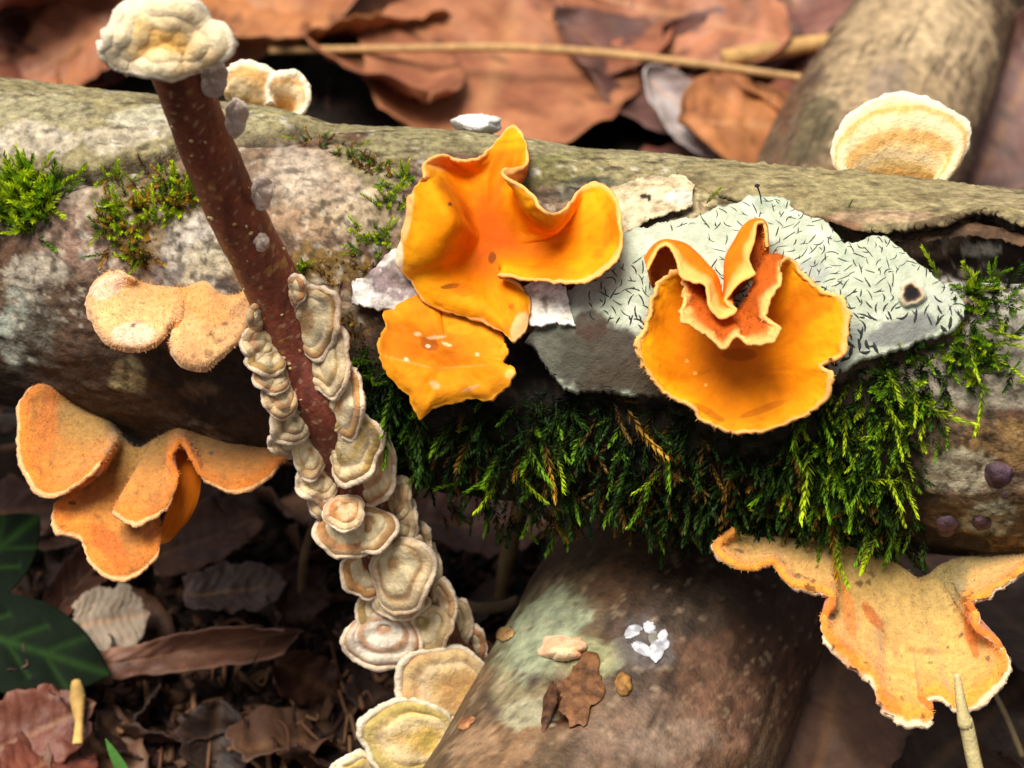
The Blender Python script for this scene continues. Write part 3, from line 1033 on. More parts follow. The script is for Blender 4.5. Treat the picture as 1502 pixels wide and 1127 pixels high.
def hairs(V, N, sel, C, n, ln, seed, parent, droop=0.35):
    r = np.random.default_rng(seed)
    idx = np.flatnonzero(sel)
    if len(idx) == 0:
        return
    k = r.choice(idx, n)
    p, nn = V[k], N[k]
    jit = r.normal(0, .5, (n, 3))
    d = nn + jit + np.array([0, 0, -droop])
    d /= np.linalg.norm(d, axis=1, keepdims=True)
    s = np.cross(d, CAM - p)
    s /= np.linalg.norm(s, axis=1, keepdims=True)
    L = ln * r.uniform(.5, 1.4, n)[:, None]
    wd = 0.006
    p = p + r.normal(0, .02, (n, 3)) * (1 - np.abs(nn))
    VV = np.stack([p - s * wd - nn * .01, p + s * wd - nn * .01, p + d * L], 1).reshape(-1, 3)
    FF = np.arange(3 * n).reshape(-1, 3)
    CC = np.repeat(np.clip(C[k] * r.uniform(.75, 1.3, n)[:, None], 0, 1), 3, 0)
    o = obj('felt_hairs', VV, FF, CC, M_FELT, parent, smooth=False)
    o['kind'] = 'stuff'


def bracket(name, cols, label, pal, mode=None, nu=None, nv=48, th=.1, closed=False, seed=1, wob=.03, mat=None, group=None, bands=0,
            hair=0, hlen=.06, two=True, spots=0., rimw=.07, parent=None, taper=.35, ripple=0.0, ripf=14, rag=2.6, zone=0.0, xtra=(), xamp=.25):
    cols = np.asarray(cols, float)                      # (n columns, m rows, (px,py,h))
    nu = nu or max(60, cols.shape[0] * 7)
    G = crom(cols, nv, False, 1)
    G = crom(G, nu, closed, 0)
    v = np.linspace(0, 1, nv)[None, :]
    if closed and nu >= 60:                     # calm the relief round the attachment
        k_ = np.exp(-np.linspace(-2, 2, nu // 5 * 2 + 1) ** 2)
        k_ /= k_.sum()
        H = G[..., 2]
        Hp = np.concatenate([H[-(len(k_) // 2):], H, H[:len(k_) // 2]])
        Hb = np.stack([np.convolve(Hp[:, q], k_, 'valid') for q in range(nv)], 1)
        m_ = sstep(.02, .42, v)
        G[..., 2] = Hb * (1 - m_) + H * m_
    if ripple:
        u = np.arange(nu)[:, None] / nu
        G[..., 2] += ripple * v ** 4 * np.sin(u * ripf * 6.283 + 2 * np.sin(u * 9))
    pr = np.concatenate([G[..., :2] * .035, np.full(G.shape[:2] + (1,), seed * 2.3)], -1)
    rg = 3.2 * fbm(pr, 1, 3, seed) + rag * fbm(pr, 3.3, 3, seed + 11)
    rg2 = 3.2 * fbm(pr + 5.1, 1, 3, seed + 1) + rag * fbm(pr + 3.3, 3.3, 3, seed + 12)
    G[..., 0] += rg * v ** 4
    G[..., 1] += rg2 * v ** 4
    if zone:
        G[..., 2] += zone * np.sin(v * 6.283 * 3.3 + 1.5 * fbm(pr, .6, 2, seed + 15)) * sstep(.25, .5, v) * sstep(1.02, .9, v)
    P = place(G, mode)
    ray = (P - CAM)
    ray /= np.linalg.norm(ray, axis=-1, keepdims=True)
    P = P - ray * (wob * fbm(P, 1.3, 4, seed + 3) + .3 * wob * fbm(P, 5, 2, seed + 4))[..., None] * sstep(0, .15, v)[..., None]
    V, F, U, Vv, sd, N = thicken(P, th, closed, taper)
    C = fcolor(V, U, Vv, sd, pal, seed + 20, bands, 'two' if two else 'one', spots, rimw)
    if len(xtra):
        Cx = paint(V, C, xtra, seed + 31, 3.0, xamp)
        C = np.where((sd < .9)[:, None], Cx, C)
    o = obj(name, V, F, C, mat or M_HYM, parent)
    if parent is None:
        tag(o, label, 'fungus', group)
    elif label:
        o['label'] = label
    if hair:
        hairs(V, N, (sd < .3) & (Vv < .9) if hair > 0 else (sd > .6), C, abs(hair), hlen, seed, o)
    return o


def fan(pairs, rowsf, hfun, mids=None):
    """columns from (base, margin) pixel pairs: rowsf = fractions along, hfun(f, i) height; mids = pixel bulge"""
    out = []
    for i, (b, m) in enumerate(pairs):
        col = []
        for f in rowsf:
            x = b[0] + (m[0] - b[0]) * f
            y = b[1] + (m[1] - b[1]) * f
            hb = b[2] if len(b) > 2 else 0
            hm = m[2] if len(m) > 2 else 0
            col.append((x, y, hb + (hm - hb) * f + hfun(f, i)))
        out.append(col)
    return out


# large ruffled orange fungus -----------------------------------------
ctr = (718, 352, .25)
F1 = [
    [ctr, (722, 300, .25), (735, 250, .45), (745, 215, .62), (750, 186, .58)],
    [ctr, (730, 300, .28), (752, 250, .4), (766, 225, .62), (768, 200, .7)],
    [ctr, (735, 305, .3), (755, 270, .4), (768, 258, .6), (772, 240, .75)],
    [ctr, (735, 312, .3), (752, 290, .45), (756, 275, .85), (736, 252, 1.15)],
    [ctr, (742, 325, .3), (762, 312, .5), (768, 300, .95), (756, 268, 1.25)],
    [ctr, (752, 338, .3), (778, 330, .5), (788, 318, .95), (780, 286, 1.25)],
    [ctr, (758, 348, .3), (795, 340, .45), (806, 332, .85), (804, 314, 1.15)],
    [ctr, (764, 354, .3), (805, 345, .4), (825, 330, .55), (830, 308, .85)],
    [ctr, (768, 358, .3), (815, 340, .4), (845, 308, .55), (850, 280, .85)],
    [ctr, (772, 360, .3), (830, 340, .4), (870, 305, .65), (874, 270, .95)],
    [ctr, (775, 364, .3), (835, 345, .4), (884, 315, .7), (900, 288, 1.0)],
    [ctr, (775, 368, .3), (840, 355, .4), (890, 340, .75), (911, 328, 1.05)],
    [ctr, (775, 372, .3), (835, 368, .45), (885, 366, .8), (910, 366, 1.1)],
    [ctr, (772, 376, .3), (825, 380, .5), (868, 386, .85), (890, 396, 1.1)],
    [ctr, (764, 380, .3), (805, 388, .5), (840, 397, .85), (856, 414, 1.05)],
    [ctr, (754, 382, .3), (782, 390, .5), (800, 400, .8), (806, 414, 1.0)],
    [ctr, (742, 382, .3), (754, 390, .45), (762, 397, .7), (764, 409, .9)],
    [ctr, (732, 382, .28), (736, 390, .38), (738, 396, .5), (732, 403, .62)],
    [ctr, (730, 392, .28), (742, 410, .32), (757, 420, .36), (768, 424, .4)],
    [ctr, (728, 398, .28), (742, 425, .36), (760, 445, .46), (775, 452, .42)],
    [ctr, (724, 402, .28), (736, 435, .38), (756, 466, .5), (770, 484, .5)],
    [ctr, (720, 404, .28), (728, 438, .38), (744, 476, .52), (751, 500, .55)],
    [ctr, (714, 404, .28), (716, 436, .38), (728, 464, .5), (737, 486, .52)],
    [ctr, (706, 402, .28), (702, 430, .4), (708, 452, .48), (714, 474, .46)],
    [ctr, (698, 398, .28), (684, 422, .42), (682, 446, .48), (682, 464, .42)],
    [ctr, (690, 394, .3), (668, 414, .45), (656, 436, .48), (650, 454, .42)],
    [ctr, (686, 388, .3), (655, 402, .5), (634, 422, .5), (620, 440, .42)],
    [ctr, (684, 380, .32), (648, 390, .62), (622, 402, .55), (604, 414, .42)],
    [ctr, (688, 368, .34), (650, 374, .78), (612, 384, .7), (584, 390, .45)],
    [ctr, (692, 356, .38), (656, 352, .95), (616, 354, .86), (583, 366, .5)],
    [ctr, (694, 344, .4), (662, 326, 1.1), (624, 320, 1.0), (596, 328, .66)],
    [ctr, (690, 330, .35), (658, 304, 1.1), (626, 290, 1.1), (598, 296, .8)],
    [ctr, (690, 320, .28), (660, 290, .85), (634, 272, 1.15), (614, 270, 1.05)],
    [ctr, (692, 312, .22), (664, 278, .45), (642, 262, .9), (622, 258, 1.25)],
    [ctr, (696, 304, .2), (672, 268, .3), (646, 246, .6), (622, 244, 1.1)],
    [ctr, (702, 300, .2), (684, 262, .25), (662, 240, .5), (645, 228, .95)],
    [ctr, (708, 298, .2), (696, 260, .25), (682, 242, .5), (672, 236, .75)],
    [ctr, (712, 296, .22), (708, 258, .28), (704, 240, .5), (702, 230, .65)],
    [ctr, (716, 296, .22), (720, 254, .32), (724, 228, .5), (728, 208, .6)],
]
F1 = [[(x, y, .2 + (h - .25) * (1.15 if 8 <= k <= 18 else 1.8)) for x, y, h in col] for k, col in enumerate(F1)]
bracket('bracket_fungus', F1, 'large ruffled orange fungus cupped upward, its tallest lobe pointing up', ORANGE, None, nu=340, nv=70, th=.09, closed=True, seed=200, wob=.04, rimw=.03, rag=3.5, xtra=[(583, 378, 9, 34, 0, (252, 226, 190), .9), (597, 320, 7, 40, 10, (252, 200, 130), .8), (762, 480, 12, 22, 20, (250, 196, 140), .7), (722, 378, 6, 9, 10, (120, 62, 16), .9), (660, 420, 13, 3.5, -8, (120, 62, 16), .8), (680, 425, 16, 9, 10, (206, 104, 6), .5), (660, 300, 3, 3, 0, (90, 60, 40), 1), (750, 450, 4, 4, 0, (190, 90, 20), .8), (690, 190, 30, 40, 0, (230, 120, 14), .4), (645, 240, 20, 12, 0, (240, 170, 90), .6)])

# flat orange bracket below it ----------------------------------------
c2 = (655, 512, .68)
o2 = [(646, 459, .22), (636, 440, .2), (622, 427, .2), (604, 421, .2), (584, 428, .22), (568, 444, .25), (563, 462, .3), (566, 484, .4), (556, 505, .55), (562, 538, .75), (580, 560, .85), (600, 580, .95),
      (607, 598, 1.02), (617, 614, 1.1), (634, 598, 1.05), (660, 589, .95), (690, 583, .9), (716, 586, .95), (738, 570, .95), (755, 550, .95), (750, 540, .85), (737, 534, .75), (743, 520, .65), (738, 500, .5), (722, 480, .35), (690, 468, .28), (655, 452, .22)]
bracket('bracket_fungus', [[c2, (c2[0] + (x - c2[0]) * .4, c2[1] + (y - c2[1]) * .4, .5 + .25 * h), (c2[0] + (x - c2[0]) * .75, c2[1] + (y - c2[1]) * .75, .2 + .8 * h), (x, y, h)] for x, y, h in o2],
        'flat amber-orange bracket with pale scratches hanging under the large ruffled orange one', dict(ORANGE, inner=(214, 116, 16), mid=(232, 134, 14), outer=(244, 156, 30), margin=(250, 176, 60)), None, nu=220, nv=50, th=.1, closed=True, seed=211, wob=.08, rimw=.02, rag=5, xtra=[(590, 500, 34, 30, 0, (186, 92, 8), .5), (630, 505, 14, 10, 20, (150, 70, 20), .7), (598, 531, 40, 1.8, 14, (226, 166, 90), .4), (680, 538, 40, 1.6, -4, (226, 162, 84), .35), (640, 495, 14, 2.5, -5, (236, 190, 140), .7), (612, 490, 5, 3, 0, (240, 200, 150), .8), (628, 508, 3.5, 3, 0, (246, 216, 180), .8), (655, 505, 8, 2.5, 20, (240, 200, 150), .8), (596, 528, 3, 3, 0, (248, 226, 200), .9), (638, 565, 8, 5, 30, (222, 176, 130), .7), (690, 570, 14, 4, -20, (222, 172, 120), .6), (748, 550, 8, 8, 0, (252, 206, 120), .7), (700, 520, 3, 3, 0, (240, 200, 150), .8), (585, 575, 3, 3, 0, (240, 200, 150), .8), (675, 483, 20, 8, 0, (244, 160, 30), .5)])

# right orange funnel ---------------------------------------------------
c3 = (1072, 520, .5)


def sp(*pts):
    return [c3] + [p for p in pts]


F3 = [
    sp((1040, 540, .52), (990, 545, .7), (955, 528, .95), (930, 506, 1.1)),
    sp((1040, 545, .52), (995, 560, .7), (965, 555, .92), (944, 541, 1.05)),
    sp((1045, 550, .52), (1005, 570, .7), (985, 575, .9), (968, 572, 1.0)),
    sp((1050, 555, .52), (1025, 580, .7), (1015, 590, .85), (1011, 595, .95)),
    sp((1058, 560, .52), (1045, 590, .7), (1036, 608, .85), (1032, 620, .95)),
    sp((1068, 560, .52), (1065, 595, .7), (1062, 618, .85), (1062, 632, .95)),
    sp((1078, 560, .52), (1085, 598, .7), (1090, 622, .85), (1094, 636, .95)),
    sp((1088, 560, .52), (1108, 594, .7), (1126, 615, .85), (1140, 627, .95)),
    sp((1098, 556, .52), (1132, 582, .7), (1160, 600, .88), (1184, 608, 1.0)),
    sp((1108, 552, .52), (1152, 568, .7), (1190, 578, .9), (1216, 578, 1.05)),
    sp((1110, 546, .52), (1160, 552, .7), (1200, 555, .92), (1222, 552, 1.1)),
    sp((1112, 542, .52), (1162, 542, .68), (1192, 538, .9), (1206, 534, 1.0)),
    sp((1114, 538, .52), (1164, 530, .68), (1210, 520, .95), (1238, 522, 1.15)),
    sp((1116, 530, .52), (1166, 512, .68), (1214, 494, .95), (1240, 486, 1.15)),
    sp((1116, 522, .52), (1166, 494, .68), (1214, 468, .95), (1245, 458, 1.15)),
    sp((1116, 512, .5), (1162, 474, .66), (1206, 444, .9), (1232, 434, 1.1)),
    sp((1112, 504, .5), (1156, 456, .62), (1188, 430, .85), (1204, 426, 1.0)),
    sp((1108, 498, .5), (1148, 444, .6), (1172, 412, .8), (1180, 402, .95)),
    sp((1104, 494, .48), (1142, 434, .6), (1158, 396, .85), (1160, 380, 1.05)),
    sp((1100, 490, .48), (1134, 426, .62), (1144, 382, 1.0), (1150, 380, 1.25)),
    sp((1096, 486, .48), (1124, 420, .7), (1126, 378, 1.1), (1146, 394, 1.5)),
    sp((1092, 482, .48), (1116, 424, .75), (1116, 398, 1.2), (1144, 414, 1.6)),
    sp((1088, 480, .48), (1108, 436, .75), (1106, 424, 1.25), (1124, 450, 1.7)),
    sp((1084, 480, .48), (1100, 446, .75), (1098, 446, 1.3), (1126, 474, 1.8)),
    sp((1082, 480, .48), (1094, 454, .75), (1092, 458, 1.3), (1143, 484, 1.9)),
    sp((1080, 482, .48), (1086, 460, .75), (1086, 466, 1.3), (1134, 500, 1.95)),
    sp((1078, 482, .48), (1080, 462, .75), (1080, 470, 1.3), (1100, 507, 1.9)),
    sp((1074, 482, .48), (1072, 462, .75), (1070, 470, 1.3), (1082, 490, 1.8)),
    sp((1070, 482, .48), (1064, 460, .75), (1060, 468, 1.3), (1060, 511, 1.9)),
    sp((1064, 484, .48), (1052, 458, .75), (1046, 462, 1.3), (1040, 493, 1.85)),
    sp((1058, 486, .48), (1040, 452, .75), (1034, 450, 1.25), (1018, 478, 1.8)),
    sp((1052, 490, .48), (1030, 440, .75), (1026, 432, 1.2), (999, 468, 1.75)),
    sp((1048, 494, .48), (1022, 430, .72), (1020, 412, 1.15), (1002, 440, 1.6)),
    sp((1044, 498, .48), (1014, 426, .68), (1012, 400, 1.05), (1004, 418, 1.4)),
    sp((1040, 502, .48), (1004, 440, .62), (994, 408, .95), (996, 398, 1.2)),
    sp((1038, 508, .48), (994, 458, .6), (976, 424, .85), (972, 408, 1.0)),
    sp((1036, 514, .5), (984, 480, .62), (962, 452, .85), (958, 438, 1.0)),
    sp((1036, 522, .5), (980, 502, .65), (955, 480, .9), (950, 472, 1.0)),
    sp((1038, 530, .5), (984, 524, .68), (952, 506, .92), (940, 492, 1.05)),
]
o3 = bracket('bracket_fungus', F3, 'wide orange fan fungus with frilled inner rim on the lichen crust', dict(ORANGE, inner=(214, 112, 18), back=(190, 92, 26)), None, nu=340, nv=80, th=.1, closed=True, seed=221, wob=.02, rimw=.05, hair=-6000, hlen=.055, rag=6, xtra=[(1020, 548, 3, 3, 0, (250, 190, 90), .8), (1035, 565, 2.5, 2.5, 0, (250, 190, 90), .8), (1008, 530, 3, 3, 0, (250, 190, 90), .8), (1085, 520, 26, 10, 0, (150, 74, 14), .6), (1120, 600, 40, 6, -20, (170, 82, 10), .5), (1040, 605, 30, 6, 30, (160, 76, 10), .5)])
RB = [[(955, 420, .4), (950, 388, .9), (947, 380, 1.1), (951, 394, 1.3)], [(968, 415, .4), (962, 372, .9), (962, 360, 1.15), (965, 366, 1.35)], [(985, 415, .4), (980, 366, .9), (980, 354, 1.2), (981, 360, 1.45)],
      [(1000, 420, .4), (1004, 372, .9), (1002, 360, 1.2), (993, 384, 1.55)], [(1012, 425, .4), (1022, 385, .9), (1020, 376, 1.2), (1000, 404, 1.6)], [(1026, 435, .4), (1036, 400, .9), (1036, 392, 1.2), (1018, 412, 1.65)],
      [(1040, 440, .4), (1046, 412, .9), (1048, 404, 1.2), (1036, 420, 1.65)], [(1048, 445, .4), (1052, 425, .9), (1054, 422, 1.2), (1040, 446, 1.7)], [(1054, 450, .4), (1056, 440, .9), (1058, 438, 1.25), (1058, 466, 1.75)],
      [(1060, 450, .4), (1062, 438, .9), (1064, 438, 1.25), (1080, 457, 1.7)], [(1064, 446, .4), (1064, 428, .9), (1066, 426, 1.2), (1066, 442, 1.6)], [(1070, 440, .4), (1066, 410, .9), (1066, 402, 1.2), (1082, 418, 1.6)],
      [(1080, 430, .4), (1070, 390, .9), (1070, 378, 1.2), (1107, 402, 1.6)], [(1090, 420, .4), (1080, 370, .85), (1080, 356, 1.15), (1098, 380, 1.5)], [(1100, 410, .4), (1094, 350, .8), (1092, 334, 1.1), (1106, 352, 1.4)],
      [(1110, 410, .4), (1106, 340, .8), (1106, 324, 1.05), (1108, 330, 1.3)], [(1118, 415, .4), (1120, 350, .75), (1122, 330, .95), (1122, 330, 1.15)], [(1122, 420, .4), (1124, 380, .7), (1125, 365, .85), (1124, 362, 1.0)]]
bracket('inner_frill', RB, 'hairy rust-orange frill standing up behind the fan', dict(ORANGE, inner=(196, 96, 26), mid=(214, 104, 24), outer=(236, 130, 34), margin=(252, 184, 100), back=(236, 124, 20), dark=(140, 66, 24)), None, nu=220, nv=40, th=.08, seed=231, wob=.02, rimw=.09, parent=o3, hair=4000, hlen=.055)

# peach bracket above ----------------------------------------------------
pr4 = [((205, 412), (172, 399, .5)), ((204, 414), (145, 412, .8)), ((206, 417), (128, 447, 1.2)), ((212, 420), (140, 476, 1.5)), ((220, 422), (160, 506, 1.75)), ((230, 424), (195, 515, 1.8)), ((242, 425), (228, 506, 1.7)),
       ((255, 427), (247, 479, 1.35)), ((265, 428), (262, 484, 1.2)), ((276, 426), (252, 508, 1.5)), ((288, 420), (266, 535, 1.8)), ((303, 418), (298, 544, 1.9)), ((318, 432), (325, 524, 1.75)), ((335, 438), (352, 498, 1.55)), ((350, 436), (365, 468, 1.2)), ((362, 432), (372, 438, .8))]
bracket('bracket_fungus', fan(pr4, (0, .3, .62, .88, 1), lambda f, i: .35 * math.sin(math.pi * f) * (1 if i in (7, 8) else .8) - (.22 if f == 1 else 0)), 'peach two-lobed felted bracket jutting from the log behind the red-brown stem', PEACH, None, nu=200, nv=44, th=.14, seed=241, wob=.05, mat=M_FELT, hair=3500, hlen=.05, spots=.5, rag=4, xtra=[(195, 490, 34, 18, 0, (246, 214, 188), .7), (300, 445, 44, 26, 30, (226, 160, 80), .6), (250, 440, 24, 14, 0, (230, 168, 92), .6), (160, 420, 30, 16, -30, (244, 206, 180), .7), (195, 478, 5, 3, 0, (70, 60, 48), .8), (330, 475, 6, 3, 0, (80, 56, 36), .7)])

D5 = lambda x, y: 38.4 - 0.0006 * x
D6B = lambda x, y: 35.7
# wavy bracket at lower left ----------------------------------------------
pr5 = [((112, 582), (79, 571, .6)), ((118, 586), (50, 567, .9)), ((126, 590), (28, 598, 1.2)), ((136, 595), (26, 640, 1.5)), ((146, 600), (31, 682, 1.8)), ((156, 606), (57, 726, 2.1)), ((162, 616), (95, 723, 2.2)), ((166, 626), (130, 698, 2.1)),
       ((172, 636), (148, 678, 2.0)), ((178, 645, .1), (140, 700, 1.3)), ((184, 650, .1), (96, 730, 1.5)), ((188, 655, .1), (78, 752, 1.7)), ((194, 658, .1), (84, 782, 1.9)), ((199, 660, .1), (118, 790, 1.9)), ((203, 660, .1), (138, 832, 2.2)), ((207, 660, .1), (180, 853, 2.4)),
       ((212, 658, .1), (220, 830, 2.2)), ((217, 655, .1), (234, 795, 2.0)), ((222, 652, .1), (215, 775, 1.6)), ((226, 650, .2), (186, 756, 1.7)), ((230, 648, .3), (168, 752, 2.2)), ((235, 645, .3), (200, 770, 2.5)), ((240, 642, .3), (242, 748, 2.4)), ((245, 640, .3), (258, 708, 2.0)),
       ((251, 636, .3), (249, 676, 1.7)), ((262, 630, .3), (266, 649, 1.5)), ((275, 626, .2), (284, 676, 1.6)), ((290, 624, .1), (300, 705, 1.7)), ((315, 627), (345, 722, 1.9)), ((345, 636), (385, 708, 1.7)), ((380, 646), (412, 680, 1.3)), ((410, 656), (432, 660, .9))]
o5 = bracket('bracket_fungus', fan(pr5, (0, .3, .62, .88, 1), lambda f, i: .12 * math.sin(math.pi * f) + (.0 if f < 1 else -.1)), 'big wavy ochre bracket with curled lobes, hanging low under the peach bracket', dict(TAN, inner=(160, 120, 58), mid=(206, 138, 60), outer=(226, 132, 48), margin=(246, 184, 124)), D5, nu=330, nv=60, th=.13, seed=251, wob=.05, mat=M_FELT, hair=6000, hlen=.05, rimw=.06, spots=.4, rag=4, xtra=[(195, 622, 34, 26, 30, (72, 66, 52), .8), (170, 610, 24, 18, 30, (120, 104, 60), .7), (70, 620, 16, 50, 5, (216, 120, 44), .6), (120, 610, 40, 40, 0, (186, 146, 76), .5), (160, 800, 18, 40, -40, (206, 104, 36), .6), (310, 650, 30, 14, 10, (196, 150, 80), .6), (310, 665, 4, 4, 0, (110, 100, 90), .9), (106, 738, 6, 3, 0, (60, 50, 36), .8)])
W5 = [[(250, 655, .9), (254, 690, 1.1), (248, 735, 1.3), (236, 772, 1.5), (222, 800, 1.6)], [(272, 652, .8), (280, 690, .95), (276, 735, 1.1), (262, 770, 1.3), (246, 794, 1.4)], [(282, 664, .7), (292, 700, .8), (288, 735, .95), (272, 765, 1.1), (258, 782, 1.2)]]
bracket('under_fold', W5, 'smooth orange underside showing inside the fold', dict(ORANGE, inner=(220, 112, 24), mid=(232, 124, 26), outer=(232, 124, 26), margin=(236, 140, 50)), D5, nu=50, nv=40, th=.09, seed=256, wob=.02, parent=o5)

# tan bracket at lower right -------------------------------------------------
pr6 = [((1090, 788), (1077, 776, .3)), ((1092, 790), (1047, 803, .5)), ((1100, 792), (1066, 826, .65)), ((1115, 793), (1099, 837, .75)), ((1137, 792), (1134, 827, .7)), ((1165, 794), (1160, 860, .9)), ((1190, 796), (1195, 869, 1.0)), ((1215, 798), (1222, 883, 1.1)),
       ((1240, 801), (1207, 914, 1.35)), ((1255, 805), (1213, 945, 1.5)), ((1270, 809), (1250, 981, 1.75)), ((1284, 815), (1277, 1003, 1.9)), ((1296, 821), (1297, 1046, 2.1)), ((1310, 828), (1335, 1066, 2.2)), ((1321, 835), (1367, 1060, 2.2)), ((1331, 842), (1356, 1034, 2.05)),
       ((1340, 849), (1382, 1028, 2.05)), ((1348, 850), (1410, 1045, 2.15)), ((1355, 848), (1448, 1027, 2.2)), ((1362, 845), (1475, 997, 2.1)), ((1368, 840), (1478, 962, 1.95)), ((1375, 834), (1437, 926, 1.6)), ((1382, 829), (1434, 906, 1.4)), ((1392, 825), (1418, 880, 1.2)),
       ((1410, 823), (1442, 880, 1.3)), ((1440, 820), (1472, 860, 1.3)), ((1480, 814), (1505, 836, 1.1)), ((1525, 806), (1550, 815, .9))]
bracket('bracket_fungus', fan(pr6, (0, .25, .5, .76, .9, 1), lambda f, i: -.28 * math.sin(math.pi * min(f, .9) / .9) * (1 if 7 < i < 24 else .2) + (.08 if f == .9 else 0)), 'broad tan felted bracket with orange zones and raised pale rim, below the mossy bark', dict(TAN, inner=(184, 156, 92), mid=(226, 176, 98), outer=(240, 158, 60)), D6B, nu=320, nv=70, th=.15, seed=261, wob=.06, mat=M_FELT, hair=7000, hlen=.05, rimw=.065, spots=.7, rag=5, xtra=[(1385, 855, 44, 34, -60, (150, 134, 86), .8), (1345, 890, 60, 50, 0, (206, 168, 98), .6), (1280, 905, 8, 26, -35, (200, 104, 34), .8), (1245, 900, 10, 40, -10, (226, 132, 44), .7), (1240, 960, 12, 46, -40, (226, 128, 40), .7), (1425, 930, 9, 44, -12, (214, 110, 30), .8), (1300, 1030, 26, 14, 30, (214, 122, 36), .7), (1355, 955, 30, 4, 5, (170, 124, 60), .6), (1320, 985, 60, 5, 10, (232, 160, 70), .6), (1220, 905, 6, 5, 0, (60, 40, 30), .8), (1170, 845, 6, 4, 0, (90, 60, 50), .7), (1222, 950, 3, 5, 0, (50, 36, 28), .9)])

# pale brackets behind --------------------------------------------------------
m7 = [(1236, 252), (1222, 236), (1224, 206), (1244, 176), (1278, 150), (1320, 138), (1364, 148), (1400, 166), (1421, 186), (1418, 214), (1402, 244), (1386, 264)]
b7 = [(1262, 268), (1266, 268), (1272, 270), (1282, 272), (1294, 274), (1310, 274), (1328, 274), (1342, 274), (1352, 274), (1360, 272), (1366, 270), (1370, 270)]
bracket('bracket_fungus', fan([(b + (0,), m + (.25,)) for b, m in zip(b7, m7)], (0, .35, .7, .9, 1), lambda f, i: .35 * math.sin(math.pi * f * .8)), 'pale cream fan bracket with an ochre inner zone, standing behind the loose bark strip', PALE, 38.0, nu=160, nv=60, th=.16, seed=271, wob=.05, mat=M_FELT, bands=3.2, rimw=.1)
m8 = [(330, 128), (330, 108), (344, 96), (365, 92), (388, 98), (404, 108), (410, 124), (404, 142)]
b8 = [(340, 160), (346, 160), (354, 161), (362, 161), (370, 161), (378, 160), (384, 160), (390, 160)]
bracket('bracket_fungus', fan([(b + (0,), m + (.5,)) for b, m in zip(b8, m8)], (0, .35, .7, 1), lambda f, i: .2 * math.sin(math.pi * f * .8)), 'cream bracket on top of the log just behind the red-brown stem', PALE, 40.2, nu=100, nv=36, th=.16, seed=275, wob=.12, mat=M_FELT, bands=1.5, rimw=.1)
m9 = [(394, 150), (390, 128), (398, 112), (416, 106), (436, 108), (450, 124), (454, 146), (446, 164), (430, 172)]
b9 = [(404, 164), (408, 166), (412, 167), (416, 168), (422, 168), (426, 168), (430, 168), (432, 169), (428, 170)]
bracket('bracket_fungus', fan([(b + (0,), m + (.6,)) for b, m in zip(b9, m9)], (0, .35, .7, 1), lambda f, i: .2 * math.sin(math.pi * f * .8)), 'small knobbly cream bracket on top of the log, farther from the stem', dict(PALE, mid=(250, 206, 140), dark=(240, 176, 96)), 40.0, nu=100, nv=36, th=.16, seed=277, wob=.14, mat=M_FELT, bands=1.5, rimw=.1)

# small pieces of white crust
def lumpy(name, label, x, y, rx, ry, dep, hgt, c1, c2_, seed, mat, cat='fungus', group=None, rough=.45):
    o = blob_patch(name, x, y, rx, ry, hgt, lambda a, b: np.full(np.shape(a), dep) if not callable(dep) else dep(a, b), c1, c2_, seed, None, mat, None, rough, 50, 14)
    return tag(o, label, cat, group)


lumpy('white_crust', 'small lumpy white crust on the far top edge of the log', 700, 184, 36, 17, 38.9, .8, (236, 234, 230), (206, 204, 200), 281, M_PLATE, 'crust fungus')
lumpy('crust_fungus', 'tiny peach cushion on the lichen of the crossing log', 825, 952, 32, 20, crossd, .3, (240, 204, 160), (236, 168, 112), 283, M_FELT, 'fungus')

# black-purple cushions on the right end of the log
for i, (x, y, r) in enumerate([(1350, 632, 17), (1465, 696, 22), (1440, 766, 14), (1388, 772, 17), (1474, 726, 7)]):
    lumpy('purple_cushion', ['small dark purple cushion fungus at the lower edge of the bright moss', 'largest purple cushion fungus, on ochre bark', 'smooth plum-coloured cushion fungus below the largest one', 'nearly black cushion fungus beside the plum-coloured one', 'tiny purple dot of fungus just under the largest cushion'][i], x, y, r, r * .9, logd, r / 88 * .9, (92, 70, 82), (64, 46, 58) if i != 3 else (52, 44, 50), 290 + i, M_DARK, 'fungus', 'dark purple cushions on the log', .15)

